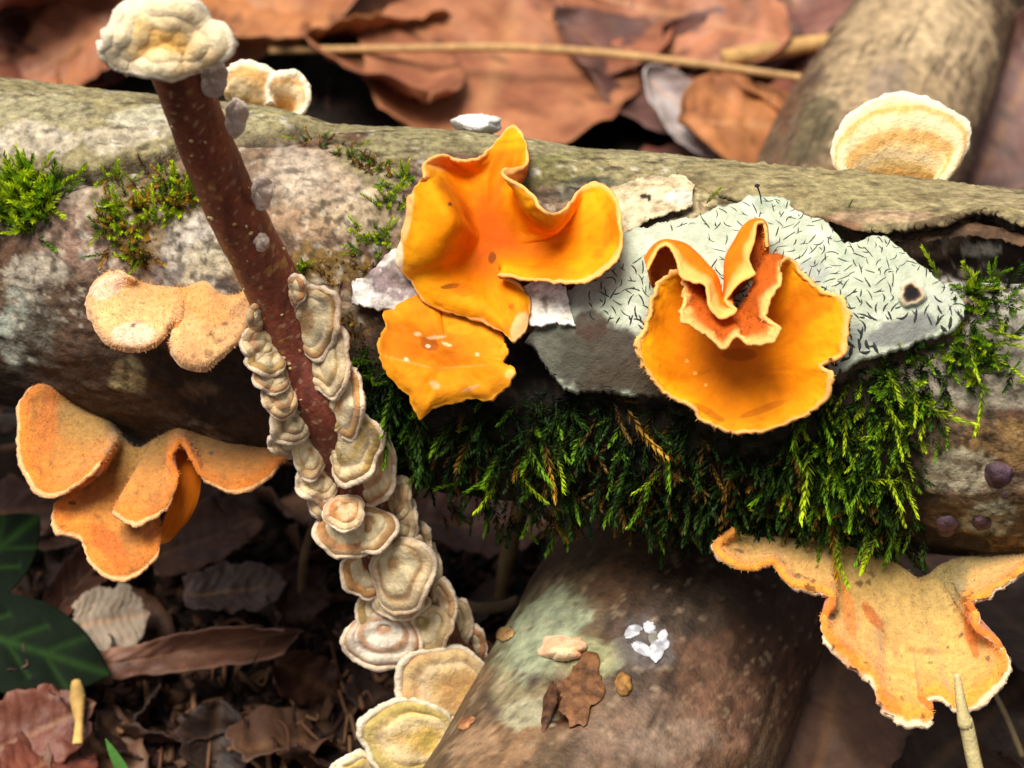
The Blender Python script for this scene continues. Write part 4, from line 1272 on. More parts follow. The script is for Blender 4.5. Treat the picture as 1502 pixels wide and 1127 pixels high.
# brackets on the stem ---------------------------------------------------------
def mini(box, ang, label, group, seed, mode=stemd, h0=.0, hp=.5, pal=CREAM, anchor=.8, th=.12, lobes=0.07, n=84, nv=30, bands=2.4, grow=1.22, zone=.03, wob=.06):
    """shell-like bracket filling the pixel box; ang = picture direction (deg, 0 right, 90 down) in which it grows"""
    r = np.random.default_rng(seed)
    x0, y0, x1, y1 = box
    cx, cy, rx, ry = (x0 + x1) / 2, (y0 + y1) / 2, (x1 - x0) / 2, (y1 - y0) / 2
    a = math.radians(ang)
    dx, dy = math.cos(a), math.sin(a)
    bx, by = cx - dx * rx * anchor, cy - dy * ry * anchor
    f_ = r.uniform(.86, 1.02)
    pal = {k_: tuple(q * f_ for q in v_) for k_, v_ in pal.items()}
    pal['dark'] = tuple(a_ * b_ for a_, b_ in zip(pal['dark'], (r.uniform(.8, 1.05), r.uniform(.78, 1.0), r.uniform(.7, 1.0))))
    cols = []
    K = 26
    p1, p2, p3 = r.uniform(0, 6.28, 3)
    for k in range(K):
        t = k / K * 2 * math.pi
        along = math.cos(t - a)                 # 1 at the growing edge, -1 at the attachment
        g = 1 + (grow - 1) * (1 - along) * .5 + (grow - 1) * .6 * (1 - abs(along))
        rr = g * (1 + lobes * math.sin(t * 3 + p1) + lobes * .7 * math.sin(t * 5 + p2) + r.normal(0, .015))
        mx, my = cx + rx * math.cos(t) * rr, cy + ry * math.sin(t) * rr
        hm = h0 + hp * (along + .7) * .6 + .06 * math.sin(t * 4 + p3)
        hb = h0 + .02
        col = [(bx, by, hb)]
        for f in (.35, .65, .88):
            col.append((bx + (mx - bx) * f, by + (my - by) * f, hb + (hm - hb) * f ** 1.3 + .10 * math.sin(math.pi * f) * (.3 + .7 * (along + 1) / 2)))
        col.append((mx, my, hm))
        cols.append(col)
    return bracket('bracket_fungus', cols, label, pal, mode, nu=n, nv=nv, th=th, closed=True, seed=seed, wob=wob, mat=M_FELT, group=group, bands=bands * r.uniform(.7, 1.3), rimw=r.uniform(.07, .13), zone=zone, taper=.15)


LBL_L = ('small cream bracket in the row stacked down the stem side nearest the peach fungus', 'brackets stacked down one side of the stem')
LBL_R = ('cream shell-shaped bracket in the row down the stem side nearest the orange fungi', 'brackets stacked down the other side of the stem')
LBL_B = ('cream overlapping bracket crowded around the lower part of the stem', 'brackets crowded around the stem base')
LBL_T = ('tiny pale young bracket on the bare upper part of the stem', 'tiny brackets high on the stem')
s_i = 300
minis = []
for box, ang, lb, h0, hp in [
    ((575, 706, 602, 760), 20, LBL_B, -.25, .3), ((580, 742, 612, 796), 20, LBL_B, -.2, .3), ((606, 776, 632, 832), 10, LBL_B, -.3, .3), ((624, 812, 646, 882), 10, LBL_B, -.4, .3), ((655, 888, 690, 960), 30, LBL_B, -.4, .3), ((684, 928, 712, 980), 30, LBL_B, -.3, .3), ((594, 952, 620, 980), 80, LBL_B, -.1, .3),
    ((427, 408, 446, 442), 10, LBL_R, -.1, .2), ((438, 428, 497, 516), 10, LBL_R, -.1, .5), ((462, 494, 513, 577), 15, LBL_R, 0, .5), ((490, 556, 534, 640), 20, LBL_R, .05, .5), ((530, 640, 579, 736), 30, LBL_R, -.1, .4), ((490, 614, 556, 706), 50, LBL_R, .25, .6),
    ((364, 452, 386, 480), 170, LBL_L, -.1, .3), ((356, 486, 398, 526), 150, LBL_L, -.05, .4), ((366, 512, 412, 549), 120, LBL_L, .0, .45), ((376, 540, 418, 576), 120, LBL_L, .0, .45), ((388, 566, 430, 612), 120, LBL_L, .02, .45), ((396, 634, 440, 666), 170, LBL_L, -.1, .4), ((400, 604, 446, 650), 120, LBL_L, .05, .5),
    ((434, 648, 470, 702), 110, LBL_L, .0, .4), ((438, 688, 486, 734), 130, LBL_L, .0, .45), ((455, 712, 500, 762), 130, LBL_L, .0, .4),
    ((512, 752, 574, 812), 70, LBL_B, .15, .5), ((472, 746, 540, 818), 100, LBL_B, .2, .55), ((482, 734, 530, 778), 90, LBL_B, .45, .5), ((572, 784, 616, 830), 60, LBL_B, -.05, .35), ((506, 814, 556, 876), 120, LBL_B, .0, .45),
    ((556, 870, 620, 908), 80, LBL_B, .2, .5), ((556, 800, 632, 896), 50, LBL_B, .3, .6), ((636, 860, 668, 922), 20, LBL_B, .0, .45), ((526, 870, 570, 934), 130, LBL_B, .1, .4), ((600, 896, 658, 962), 60, LBL_B, .3, .55)]:
    minis.append(mini(box, ang, lb[0], lb[1], s_i, h0=h0, hp=hp))
    minis[-1]['_y'] = box[1] + box[3]
    s_i += 3
mini((513, 908, 608, 982), 95, 'largest whitish round bracket at the foot of the stem', None, s_i, h0=.45, hp=.8, pal=dict(CREAM, inner=(236, 226, 206), mid=(240, 230, 212), outer=(224, 204, 176)), lobes=.02)
for box, ang in [((374, 346, 392, 366), 70), ((374, 262, 400, 302), 20), ((336, 152, 360, 196), 20), ((300, 94, 332, 138), 20)]:
    s_i += 3
    mini(box, ang, {346: 'tiny pale bracket on the bare stem beside the peach fungus', 262: 'tiny flat pale bracket midway up the bare stem', 152: 'small pale bracket on the bare stem, level with the log top', 94: 'small greyish bracket just below the stem cap'}[box[1]], LBL_T[1], s_i, h0=-.12 if box[1] < 300 else -.0, hp=.1, th=.08, lobes=.03, zone=.01, bands=0, pal=dict(CREAM, inner=(236, 210, 190), mid=(240, 214, 194), outer=(240, 216, 196), margin=(246, 226, 208)), n=48, nv=14)
mini((154, 4, 328, 108), 250, 'large cream bracket capping the broken top of the red-brown stem', None, 430, mode=30.0, h0=.35, hp=.3, pal=dict(PALE, inner=(246, 196, 116), mid=(248, 224, 176), dark=(236, 176, 92)), anchor=.2, th=.34, lobes=.07, n=140, nv=40, grow=1.0, wob=.16, bands=1.3)

ORD = ['uppermost', 'second', 'third', 'fourth', 'fifth', 'sixth', 'seventh', 'eighth', 'ninth', 'tenth', 'eleventh', 'twelfth', 'thirteenth', 'fourteenth', 'fifteenth', 'sixteenth', 'seventeenth', 'eighteenth']
for lb, tx in ((LBL_L, '{} cream bracket down the row on the stem side facing the peach fungus'), (LBL_R, '{} shell-shaped bracket down the row on the stem side facing the orange fungi'), (LBL_B, '{} cream bracket down the overlapping cluster around the lower stem')):
    for i_, o_ in enumerate(sorted([q for q in minis if q['group'] == lb[1]], key=lambda q: q['_y'])):
        o_['label'] = tx.format(ORD[i_])
for q in minis:
    del q['_y']

# pale brackets on the ground end of the crossing log
LOWB = lambda px, py: crossd(np.maximum(px, 640 + (1127 - py) * .42), py)
mini((582, 954, 700, 1052), 200, 'pale tan bracket on the flank of the crossing log below the stem foot', None, 441, mode=38.2, h0=.0, hp=.5, pal=dict(PALE, inner=(250, 200, 118), mid=(250, 212, 146), outer=(240, 208, 150), dark=(240, 186, 110)), lobes=.06, n=110, nv=36, bands=1.6)
mini((528, 1034, 648, 1126), 190, 'pale yellow ridged bracket beside the crossing log, below the tan one', None, 445, mode=38.0, h0=.0, hp=.5, pal=dict(PALE, inner=(252, 200, 112), mid=(252, 216, 144), outer=(246, 220, 164), dark=(244, 186, 100)), lobes=.05, n=110, nv=36, bands=1.8)
mini((490, 1108, 552, 1150), 200, 'small cream bracket at the lowest end of the pale cluster', None, 449, mode=37.8, h0=.0, hp=.4, pal=PALE, n=60, nv=20)


# ------------------------------------------------------------------ moss
def shoot_mesh(seed, nl=34, curve=.25, leaf=.17, wide=.05, tipb=1.0, hue='green'):
    """one moss shoot of length 1 along +z: thin stem and many narrow pointed leaves"""
    r = np.random.default_rng(seed)
    V, F, T = [], [], []
    ts = np.linspace(0.02, 1.0, nl)
    bend = r.uniform(-1, 1, 2) * curve

    def st(t):
        return np.array([bend[0] * t * t, bend[1] * t * t, t])
    for k, t in enumerate(ts):
        p = st(t)
        a = k * 2.4 + r.normal(0, .3)
        sp_ = (1.05 - .55 * t) * r.uniform(.75, 1.2)
        out = np.array([math.cos(a), math.sin(a), 0]) * sp_ + np.array([0, 0, .75 + .4 * t])
        out /= np.linalg.norm(out)
        L = leaf * r.uniform(.75, 1.25) * (1.0 - .35 * t ** 4)
        side = np.cross(out, [0, 0, 1.0])
        side = side / max(np.linalg.norm(side), 1e-6)
        m = p + out * L * .45
        tip = p + out * L + np.array([0, 0, .02])
        n0 = len(V)
        V += [p, m + side * wide * .5, tip, m - side * wide * .5]
        T += [t, t, min(1, t + .25), t]
        F.append((n0, n0 + 1, n0 + 2, n0 + 3))
    # stem
    for k in range(4):
        p, q = st(k / 4), st((k + 1) / 4)
        n0 = len(V)
        V += [p + [.012, 0, 0], p - [.012, 0, 0], q - [.012, 0, 0], q + [.012, 0, 0]]
        T += [0, 0, 0, 0]
        F.append((n0, n0 + 1, n0 + 2, n0 + 3))
    return np.array(V), np.array(F), np.array(T)


MOSSV = [shoot_mesh(500 + k, nl=30 + 4 * (k % 3), leaf=.18 + .04 * (k % 3), wide=.07) for k in range(8)]
YG, GR, DG, BR, OC = c(150, 182, 22), c(104, 150, 20), c(48, 84, 20), c(78, 62, 26), c(168, 122, 32)


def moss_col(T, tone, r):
    tones = {'bright': (c(84, 104, 14), c(184, 208, 26)), 'green': (c(36, 48, 10), c(112, 156, 20)), 'dark': (c(16, 22, 7), c(48, 80, 16)), 'brown': (c(48, 36, 18), c(122, 90, 30)), 'gold': (c(92, 66, 20), c(196, 150, 44)), 'deep': (c(12, 16, 6), c(32, 62, 14))}  # dark and deep put the shade under the log into the moss colour
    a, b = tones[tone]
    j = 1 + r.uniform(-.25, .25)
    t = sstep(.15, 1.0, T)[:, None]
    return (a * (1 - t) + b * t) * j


def frame_to(d, roll):
    d = d / np.linalg.norm(d)
    ref = np.array([0, 0, 1.0]) if abs(d[2]) < .9 else np.array([1.0, 0, 0])
    x = np.cross(ref, d)
    x /= np.linalg.norm(x)
    y = np.cross(d, x)
    x, y = x * math.cos(roll) + y * math.sin(roll), -x * math.sin(roll) + y * math.cos(roll)
    return np.stack([x, y, d], 1)


def log_normal(p):
    k = np.argmin(((AXP - p) ** 2).sum(1))
    a = AXP[max(k - 1, 0)]
    b = AXP[min(k + 1, len(AXP) - 1)]
    t = (b - a) / np.linalg.norm(b - a)
    q = p - AXP[k]
    q = q - (q @ t) * t
    return q / np.linalg.norm(q)


def moss_mat(label, patches, n, seed, tones, ln=(.3, .7), hang=.8, out=.6, name='moss_mat', hoff=0.0, mode=None):
    """joined mat of shoots over elliptical patches (px,py,rx,ry,rot)"""
    r = np.random.default_rng(seed)
    VV, FF, CC, n0 = [], [], [], 0
    wts = np.array([p[2] * p[3] for p in patches], float)
    wts /= wts.sum()
    for _ in range(n):
        x, y, rx, ry, rot = patches[r.choice(len(patches), p=wts)]
        rad, an = math.sqrt(r.random()) * (1 + .12 * r.normal()), r.uniform(0, 2 * math.pi)
        ux, uy = rx * rad * math.cos(an), ry * rad * math.sin(an)
        ca, sa = math.cos(math.radians(rot)), math.sin(math.radians(rot))
        px, py = x + ux * ca - uy * sa, y + ux * sa + uy * ca
        p = W(px, py, float((mode or logd)(px, py)) + .05 - hoff * r.random())
        nn = log_normal(p)
        d = nn * out * r.uniform(.6, 1.3) + np.array([0, 0, -1.0]) * hang + r.normal(0, .55, 3)
        Vs, Fs, Ts = MOSSV[r.integers(8)]
        L = r.uniform(*ln)
        Rm = frame_to(d, r.uniform(0, 6.28))
        VV.append(Vs * [L ** .6 * .8, L ** .6 * .8, L] @ Rm.T + p)
        FF.append(Fs + n0)
        CC.append(moss_col(Ts, tones[r.integers(len(tones))], r))
        n0 += len(Vs)
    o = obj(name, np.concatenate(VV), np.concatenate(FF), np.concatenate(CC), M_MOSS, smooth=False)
    return tag(o, label, 'moss', None, 'stuff')


moss_mat('green moss mat hanging under the orange fungi, with shade painted into its tones', [(760, 640, 110, 60, 5), (690, 640, 60, 60, 0), (880, 670, 120, 70, 0), (860, 600, 90, 30, 0), (800, 730, 130, 40, 5)], 300, 601, ['dark', 'deep', 'brown', 'dark', 'deep', 'green'], (.3, .75))
moss_mat('moss fringe under the wide orange fan fungus, with shade painted into its tones', [(1020, 690, 120, 70, 5), (1060, 740, 140, 40, 5), (1150, 660, 60, 40, -20), (960, 620, 60, 30, 0)], 290, 602, ['dark', 'deep', 'brown', 'dark'], (.3, .75))
moss_mat('bright green moss carpet at the right of the wide orange fan', [(1250, 620, 90, 60, 15), (1310, 560, 70, 45, -20), (1200, 700, 70, 60, 0), (1270, 700, 70, 60, 0), (1340, 580, 60, 50, 30)], 480, 603, ['green', 'bright', 'green', 'dark', 'dark', 'deep'], (.3, .65), .7, .8)
moss_mat('moss fringe above the broad tan bracket', [(1180, 770, 90, 30, 5), (1270, 770, 80, 40, 5), (1250, 740, 70, 40, 0)], 220, 604, ['green', 'dark', 'brown', 'deep'], (.3, .7))
moss_mat('fresh green moss growing around the end of the lichen crust', [(1440, 470, 40, 60, 20), (1420, 530, 45, 40, 40), (1470, 550, 34, 22, 20), (1430, 430, 30, 24, 0)], 170, 605, ['bright', 'green', 'green', 'dark'], (.3, .6), .5, .8)
moss_mat('green feathery moss hanging between the stem and the amber bracket', [(570, 580, 36, 60, 15), (600, 640, 34, 50, 20), (545, 520, 34, 36, 0), (590, 560, 30, 60, 0)], 190, 606, ['green', 'dark', 'dark', 'deep'], (.4, .8), 1.0, .5)
moss_mat('bright yellow-green moss clump beside the stem on the upper log', [(185, 330, 36, 40, 0), (270, 290, 36, 26, -10), (230, 300, 50, 30, 0), (165, 265, 18, 14, 0), (230, 265, 20, 12, 0), (205, 378, 20, 12, 0)], 260, 607, ['bright', 'bright', 'green', 'gold', 'brown'], (.2, .48), .1, 1.0)
moss_mat('yellow-green star-like moss cushion at the left end of the log', [(40, 305, 46, 42, 20), (60, 280, 34, 24, 0)], 150, 608, ['bright', 'bright', 'green'], (.4, .75), -.3, 1.0)
moss_mat('sparse olive moss strip on the grainy bark near the stem', [(470, 212, 32, 10, 5), (520, 235, 50, 12, 25), (560, 250, 30, 10, 30)], 70, 609, ['brown', 'green', 'gold', 'brown'], (.12, .28), .1, .8)
moss_mat('small bright moss tufts left of the large orange fungus', [(572, 288, 20, 24, 0), (548, 356, 34, 18, 10), (590, 262, 14, 16, 0), (450, 395, 18, 10, 0)], 80, 610, ['bright', 'green', 'bright'], (.18, .38), .1, 1.0)
moss_mat('rusty dried moss patch left of the white bark flake', [(490, 390, 50, 24, 10), (195, 355, 26, 34, 0), (520, 400, 24, 18, 0), (500, 470, 36, 16, 0)], 170, 611, ['brown', 'gold', 'brown'], (.12, .28), .4, .7)
moss_mat('moss felt tinted blackish for the shade on the belly of the log', [(700, 700, 130, 60, 8), (950, 740, 200, 40, 5), (1200, 740, 160, 50, 5), (640, 660, 60, 60, 30)], 260, 612, ['deep', 'dark', 'brown'], (.25, .5))

# single shoots that stand out ---------------------------------------------------
SHM = {}


def shoot(x, y, ang, lpx, tone, k, lab, grp, hgt=.35, tip_h=.25, mode=None, fat=1.0):
    """a moss shoot from pixel (x,y) pointing in picture direction ang (deg, 90 = down), lpx pixels long"""
    key = (k % 6, tone)
    if key not in SHM:
        Vs, Fs, Ts = shoot_mesh(700 + (k % 6), nl=46, curve=.3, leaf=.2, wide=.065)
        r = np.random.default_rng(k)
        me, _ = mesh('moss_shoot', Vs, Fs, moss_col(Ts, tone, r), False, np.zeros(3))
        me.materials.append(M_MOSS)
        SHM[key] = me
    a = math.radians(ang)
    f = mode or logd
    d0 = float(f(x, y))
    p = W(x, y, d0 - hgt)
    q = W(x + lpx * math.cos(a), y + lpx * math.sin(a), d0 - hgt - tip_h)
    d = q - p
    L = np.linalg.norm(d)
    Rm = frame_to(d, k * 1.3)
    o = bpy.data.objects.new('moss_shoot', SHM[key])
    COL.objects.link(o)
    import mathutils
    o.matrix_world = mathutils.Matrix.Translation(mathutils.Vector(p * S)) @ mathutils.Matrix(Rm.tolist()).to_4x4() @ mathutils.Matrix.Diagonal((L * .82 * fat, L * .82 * fat, L, 1.0))
    return tag(o, lab, 'moss', grp)


G1 = ('single green moss shoot dangling from the mat under the orange fungi', 'moss shoots under the orange fungi')
G2 = ('bright green moss shoot drooping over the bark right of the wide orange fan', 'bright moss shoots right of the orange fan')
G3 = ('moss shoot spreading over the pale bark beyond the lichen crust', 'moss shoots beyond the lichen crust')
G4 = ('short yellow-green moss shoot upright on the upper left bark', 'upright moss shoots on the upper bark')
G5 = ('ferny dark green moss frond hanging behind the amber bracket', 'moss fronds behind the amber bracket')
SHOOTS = [
    (740, 690, 150, 60, 'green', G1), (730, 700, 110, 60, 'bright', G1), (760, 690, 60, 60, 'bright', G1), (700, 705, 175, 60, 'green', G1), (770, 640, 70, 80, 'green', G1), (800, 650, 80, 80, 'gold', G1), (740, 660, 130, 60, 'green', G1), (810, 660, 60, 60, 'bright', G1),
    (720, 740, 100, 50, 'green', G1), (960, 760, 80, 50, 'green', G1), (950, 720, 110, 60, 'green', G1), (920, 600, 60, 90, 'gold', G1), (900, 590, 75, 60, 'brown', G1), (985, 640, 100, 70, 'green', G1), (970, 690, 130, 50, 'bright', G1), (1010, 720, 90, 60, 'dark', G1), (880, 700, 95, 60, 'dark', G1), (840, 720, 80, 50, 'green', G1),
    (1170, 610, 95, 50, 'green', G2), (1205, 590, 90, 60, 'green', G2), (1240, 600, 90, 60, 'bright', G2), (1185, 660, 90, 100, 'bright', G2), (1205, 690, 85, 70, 'green', G2), (1300, 540, 60, 60, 'bright', G2), (1340, 560, 80, 60, 'bright', G2), (1350, 590, 30, 80, 'bright', G2), (1290, 570, 70, 60, 'bright', G2), (1310, 610, 80, 60, 'bright', G2), (1300, 680, 80, 70, 'bright', G2), (1320, 700, 60, 60, 'bright', G2), (1290, 640, 95, 50, 'green', G2), (1270, 690, 100, 60, 'green', G2), (1240, 640, 80, 50, 'green', G2), (1330, 630, 120, 50, 'green', G2), (1250, 720, 90, 60, 'green', G2), (1160, 640, 80, 50, 'green', G2), (1380, 640, 110, 40, 'green', G2),
    (1220, 760, 85, 90, 'gold', G2), (1275, 760, 95, 70, 'green', G2), (1140, 760, 190, 40, 'bright', G2),
    (1440, 560, 88, 75, 'bright', G3), (1420, 500, 80, 60, 'bright', G3), (1440, 480, 20, 60, 'bright', G3), (1410, 430, 300, 40, 'bright', G3), (1430, 430, 340, 40, 'bright', G3), (1380, 410, 240, 50, 'bright', G3), (1450, 520, 30, 60, 'bright', G3), (1460, 500, 10, 50, 'bright', G3), (1450, 420, 290, 40, 'green', G3),
    (575, 300, 280, 40, 'bright', G4), (560, 310, 230, 40, 'bright', G4), (590, 275, 290, 40, 'bright', G4), (545, 360, 220, 40, 'bright', G4), (560, 350, 300, 36, 'bright', G4), (530, 370, 180, 30, 'bright', G4), (230, 330, 260, 50, 'bright', G4), (260, 300, 300, 50, 'bright', G4), (275, 280, 280, 50, 'bright', G4), (180, 320, 240, 46, 'bright', G4), (160, 270, 250, 30, 'bright', G4), (290, 300, 0, 30, 'bright', G4), (200, 300, 190, 40, 'bright', G4),
    (1035, 300, 310, 36, 'bright', G4), (1240, 315, 290, 22, 'green', G4), (440, 205, 190, 22, 'bright', G4), (520, 215, 350, 24, 'bright', G4),
    (560, 540, 150, 60, 'green', G5), (580, 570, 120, 70, 'green', G5), (570, 600, 90, 80, 'green', G5), (610, 610, 80, 80, 'dark', G5), (590, 640, 70, 70, 'dark', G5), (540, 510, 130, 50, 'green', G5), (620, 650, 90, 60, 'dark', G5),
]
for k, (x, y, a, l, tone, g) in enumerate(SHOOTS):
    shoot(x, y, a, l, tone, k, g[0], g[1], .3, .2)
shoot(800, 748, 58, 52, 'gold', 3, 'golden-brown moss shoot tip hanging lowest under the log', None, .35, .2)
D6 = lambda x, y: 34.6
shoot(1228, 790, 92, 68, 'bright', 2, 'moss shoot lying straight down over the broad tan bracket', None, .3, .6, D6)
shoot(1285, 790, 120, 60, 'bright', 4, 'moss shoot slanting over the broad tan bracket', None, .3, .5, D6)
pin = W(np.array([1116, 1114, 1112]), np.array([300, 285, 274]), 34.9)
V, F, tt = tube(np.array([W(1117, 300, 34.75), W(1115, 286, 34.4), W(1111, 274, 34.3)]), [.012, .012, .014], 6, 12)
pn = empty('moss_capsule', V.mean(0))
tag(pn, 'tiny dark moss capsule on a hair-thin stalk above the lichen crust', 'moss')
obj('stalk', V, F, np.repeat(c(58, 36, 24)[None], len(V), 0), M_WOOD, pn)
V, F, tt = tube(np.array([W(1111, 275, 34.3), W(1110.5, 272.5, 34.28), W(1110, 270, 34.27)]), [.02, .05, .018], 8, 9)
obj('capsule', V, F, np.repeat(c(46, 30, 22)[None], len(V), 0), M_WOOD, pn)


# ------------------------------------------------------------------ leaf litter
def leaf_mesh(L, Wd, seed, kind='ovate', curl=.2, cols=((150, 92, 58), (112, 66, 44)), nx=44, ny=19, crump=.05):
    r = np.random.default_rng(seed)
    x = np.linspace(0, 1, nx)
    y = np.linspace(-1, 1, ny)
    prof = np.sin(np.pi * np.clip(x, 0, 1) ** .8) ** .75
    if kind == 'oak':
        prof = prof * (1 + .26 * np.sin(x * 2 * np.pi * 4.2 + seed))
    elif kind == 'torn':
        prof = np.sin(np.pi * (.12 + .76 * x)) ** .5
    elif kind == 'serrate':
        prof = prof * (1 + .05 * np.sin(x * 2 * np.pi * 15))
    prof = np.maximum(prof, .02) * (1 + .06 * fbm(np.stack([x * 9, x * 0 + seed, x * 0], -1), 1, 3, seed))
    X, Y = np.meshgrid(x, y, indexing='ij')
    nz_ = np.stack([x * 7, x * 0 + seed, x * 0], -1)
    tr = .34 if kind == 'torn' else .10
    sideL, sideR = 1 + tr * fbm(nz_, 1.0, 4, seed + 21, .7), 1 + tr * fbm(nz_ + 40, 1.0, 4, seed + 22, .7)
    pf = np.where(Y < 0, (prof * sideL)[:, None], (prof * sideR)[:, None])
    bx, by = (X - .5) * L, Y * pf * Wd / 2
    if kind == 'torn':
        bx = bx * (1 - .25 * np.abs(Y) * (X > .8)) + .12 * Wd * fbm(np.stack([Y * 3, Y * 0 + seed, X * 0], -1), 1, 3, seed + 23)
    ph = r.uniform(0, 6.28)
    vein = np.abs(((X * 9 - np.abs(Y) * 1.6) % 1) - .5) * 2          # 0 at side veins
    z = curl * L * .5 * (Y ** 2) * (.5 + .5 * np.sin(X * 3 + ph)) + curl * L * .35 * (X - .5) ** 2 * r.choice([-1, 1, 1]) + .04 * (vein ** 2) + .05 * np.exp(-(Y / .08) ** 2) * -1
    z = z + crump * L * fbm(np.stack([bx, by, bx * 0 + seed], -1), 6.0 / L, 3, seed + 1)
    P = np.stack([bx, by, z], -1)
    V, F, U, Vv, sd, N = thicken(P, .035, flip_to_cam=False, taper=0)
    Y2 = np.concatenate([Y.ravel(), Y.ravel(), Y[:, -1]])
    X2 = np.concatenate([X.ravel(), X.ravel(), X[:, -1]])
    v2 = np.concatenate([vein.ravel(), vein.ravel(), vein[:, -1]])
    t = sstep(-.2, .4, fbm(V + seed, .9, 4, seed + 3))[:, None]
    C = c(*cols[0]) * (1 - t) + c(*cols[1]) * t
    C = C * (1 + .2 * fbm(V, 4, 3, seed + 5))[:, None]
    rib = np.maximum(np.exp(-(Y2 / .05) ** 2), .5 * np.exp(-(v2 / .16) ** 2))[:, None] * .5
    C = C * (1 - rib) + c(176, 128, 86) * rib * (c(*cols[0]).mean() / c(150, 92, 58).mean()) ** .5
    sp_ = sstep(.38, .5, fbm(V, 2.2, 3, seed + 8))[:, None] * .7
    C = C * (1 - sp_) + c(56, 36, 28) * sp_
    me, _ = mesh('leaf', V, F, C, True, np.zeros(3))
    me.materials.append(M_LEAF)
    return me, V


import mathutils


def set_leaf(me, V, pos, rot, label, group=None, name='dead_leaf', cat='leaf', sink=True):
    o = bpy.data.objects.new(name, me)
    COL.objects.link(o)
    R = mathutils.Euler(rot).to_matrix()
    if sink:
        zz = (V @ np.array(R).T)[:, 2]
        gh = float(ground_h(np.array([pos[0]]), np.array([pos[1]]))[0])
        pos = np.array([pos[0], pos[1], gh + pos[2] - np.percentile(zz, 12)])
    o.rotation_euler = rot
    o.location = tuple(np.asarray(pos) * S)
    return tag(o, label, cat, group)


BRN = ((164, 106, 72), (132, 78, 54))
RED = ((124, 70, 52), (92, 50, 42))
PUR = ((112, 76, 68), (80, 52, 48))
ORG = ((172, 112, 68), (136, 82, 52))
# leaves that can be told apart: px, py, length, width, yaw, tilt x, tilt y, palette, kind, lift, label
BIG = [
    (735, 90, 12.0, 7.6, 80, 6, -4, BRN, 'ovate', .9, 'largest flat light-brown leaf lying behind the log under the thin stalk'),
    (500, 70, 9.5, 5.0, 25, -14, 10, ORG, 'serrate', .5, 'folded orange-brown leaf beside the largest flat leaf'),
    (545, 130, 7.0, 4.4, 120, 20, 12, BRN, 'ovate', .7, 'crumpled tan leaf tucked under the edge of the largest flat leaf'),
    (1010, 130, 9.0, 6.0, 150, 6, -8, PUR, 'ovate', .5, 'dark purplish-brown leaf beneath the thin stalk end'),
    (985, 25, 8.0, 3.6, 145, -34, 6, ((168, 108, 78), (120, 72, 52)), 'serrate', 1.3, 'curled reddish leaf with a toothed raised edge'),
    (1110, 45, 9.0, 5.5, 30, 8, -12, ((128, 86, 76), (96, 60, 56)), 'ovate', .4, 'dusky brown leaf beneath the short thick twig'),
    (1115, 205, 5.2, 3.6, 20, 20, 14, ORG, 'ovate', 1.0, 'small domed orange-brown leaf against the far log end'),
    (1200, 120, 5.0, 3.4, 100, -20, 20, RED, 'oak', .6, 'small rust-red leaf beside the far part of the crossing log'),
    (1030, 214, 4.4, 1.9, -30, 10, 30, ((176, 166, 164), (140, 124, 122)), 'ovate', .9, 'narrow silvery leaf underside peeking over the log'),
    (400, 25, 9.0, 4.2, 30, 16, -6, ORG, 'ovate', 1.0, 'pale orange leaf with a black shadow below it, behind the stem top'),
    (120, 40, 8.0, 5.0, 60, -18, 20, RED, 'oak', .7, 'crumpled rusty leaf beside the bracket capping the stem'),
    (40, 50, 7.0, 4.5, 140, 22, -12, PUR, 'oak', .5, 'dark crumpled leaf at the far left behind the log'),
    (30, 120, 6.0, 3.6, 10, 10, 20, RED, 'ovate', .4, 'dull red leaf touching the far left top of the log'),
    (110, 105, 4.8, 3.2, 200, -16, 24, BRN, 'ovate', .8, 'brown leaf just behind the pale bark sheet'),
    (640, 30, 8.0, 5.0, 10, 10, 8, BRN, 'oak', .3, 'warm brown leaf under the largest flat leaf'),
    (850, 40, 8.5, 5.0, 110, -10, 8, ((150, 92, 66), (110, 66, 50)), 'ovate', .4, 'reddish-brown leaf under the far rim of the largest flat leaf'),
    (1480, 200, 6.0, 4.2, 60, 10, -30, PUR, 'ovate', .4, 'dark leaf in the shade right of the crossing log'),
]
for k, (px, py, L, Wd, yaw, tx, ty, pal, kind, lift, lab) in enumerate(BIG):
    g = ground_at(px, py, lift)
    me, V = leaf_mesh(L, Wd, 800 + k, kind, .18, pal)
    set_leaf(me, V, (g[0], g[1], lift), (math.radians(tx), math.radians(ty), math.radians(yaw)), lab)

protos = [leaf_mesh(rng.uniform(4.5, 8), rng.uniform(3, 4.6), 840 + k, ['ovate', 'oak', 'serrate'][k % 3], .22, [BRN, RED, PUR, ORG][k % 4], 26, 11) for k in range(8)]
rl = np.random.default_rng(31)
spots_ = []
for k in range(64):
    x, y = rl.uniform(-26, 26), rl.uniform(7, 46)
    spots_.append((x, y))
for k in range(26):
    spots_.append((rl.choice([-1, 1]) * rl.uniform(14, 30), rl.uniform(-16, 8)))
for k, (x, y) in enumerate(spots_):
    me, V = protos[k % 8]
    back = y > 6.5
    set_leaf(me, V, (x, y, rl.uniform(-.1, .15)), (rl.normal(0, .28), rl.normal(0, .28), rl.uniform(0, 6.28)),
             'brown dead leaf half hidden in the litter behind the log' if back else 'brown dead leaf on the soil off the end of the log',
             'leaf litter behind the log' if back else 'leaf litter beside the log')

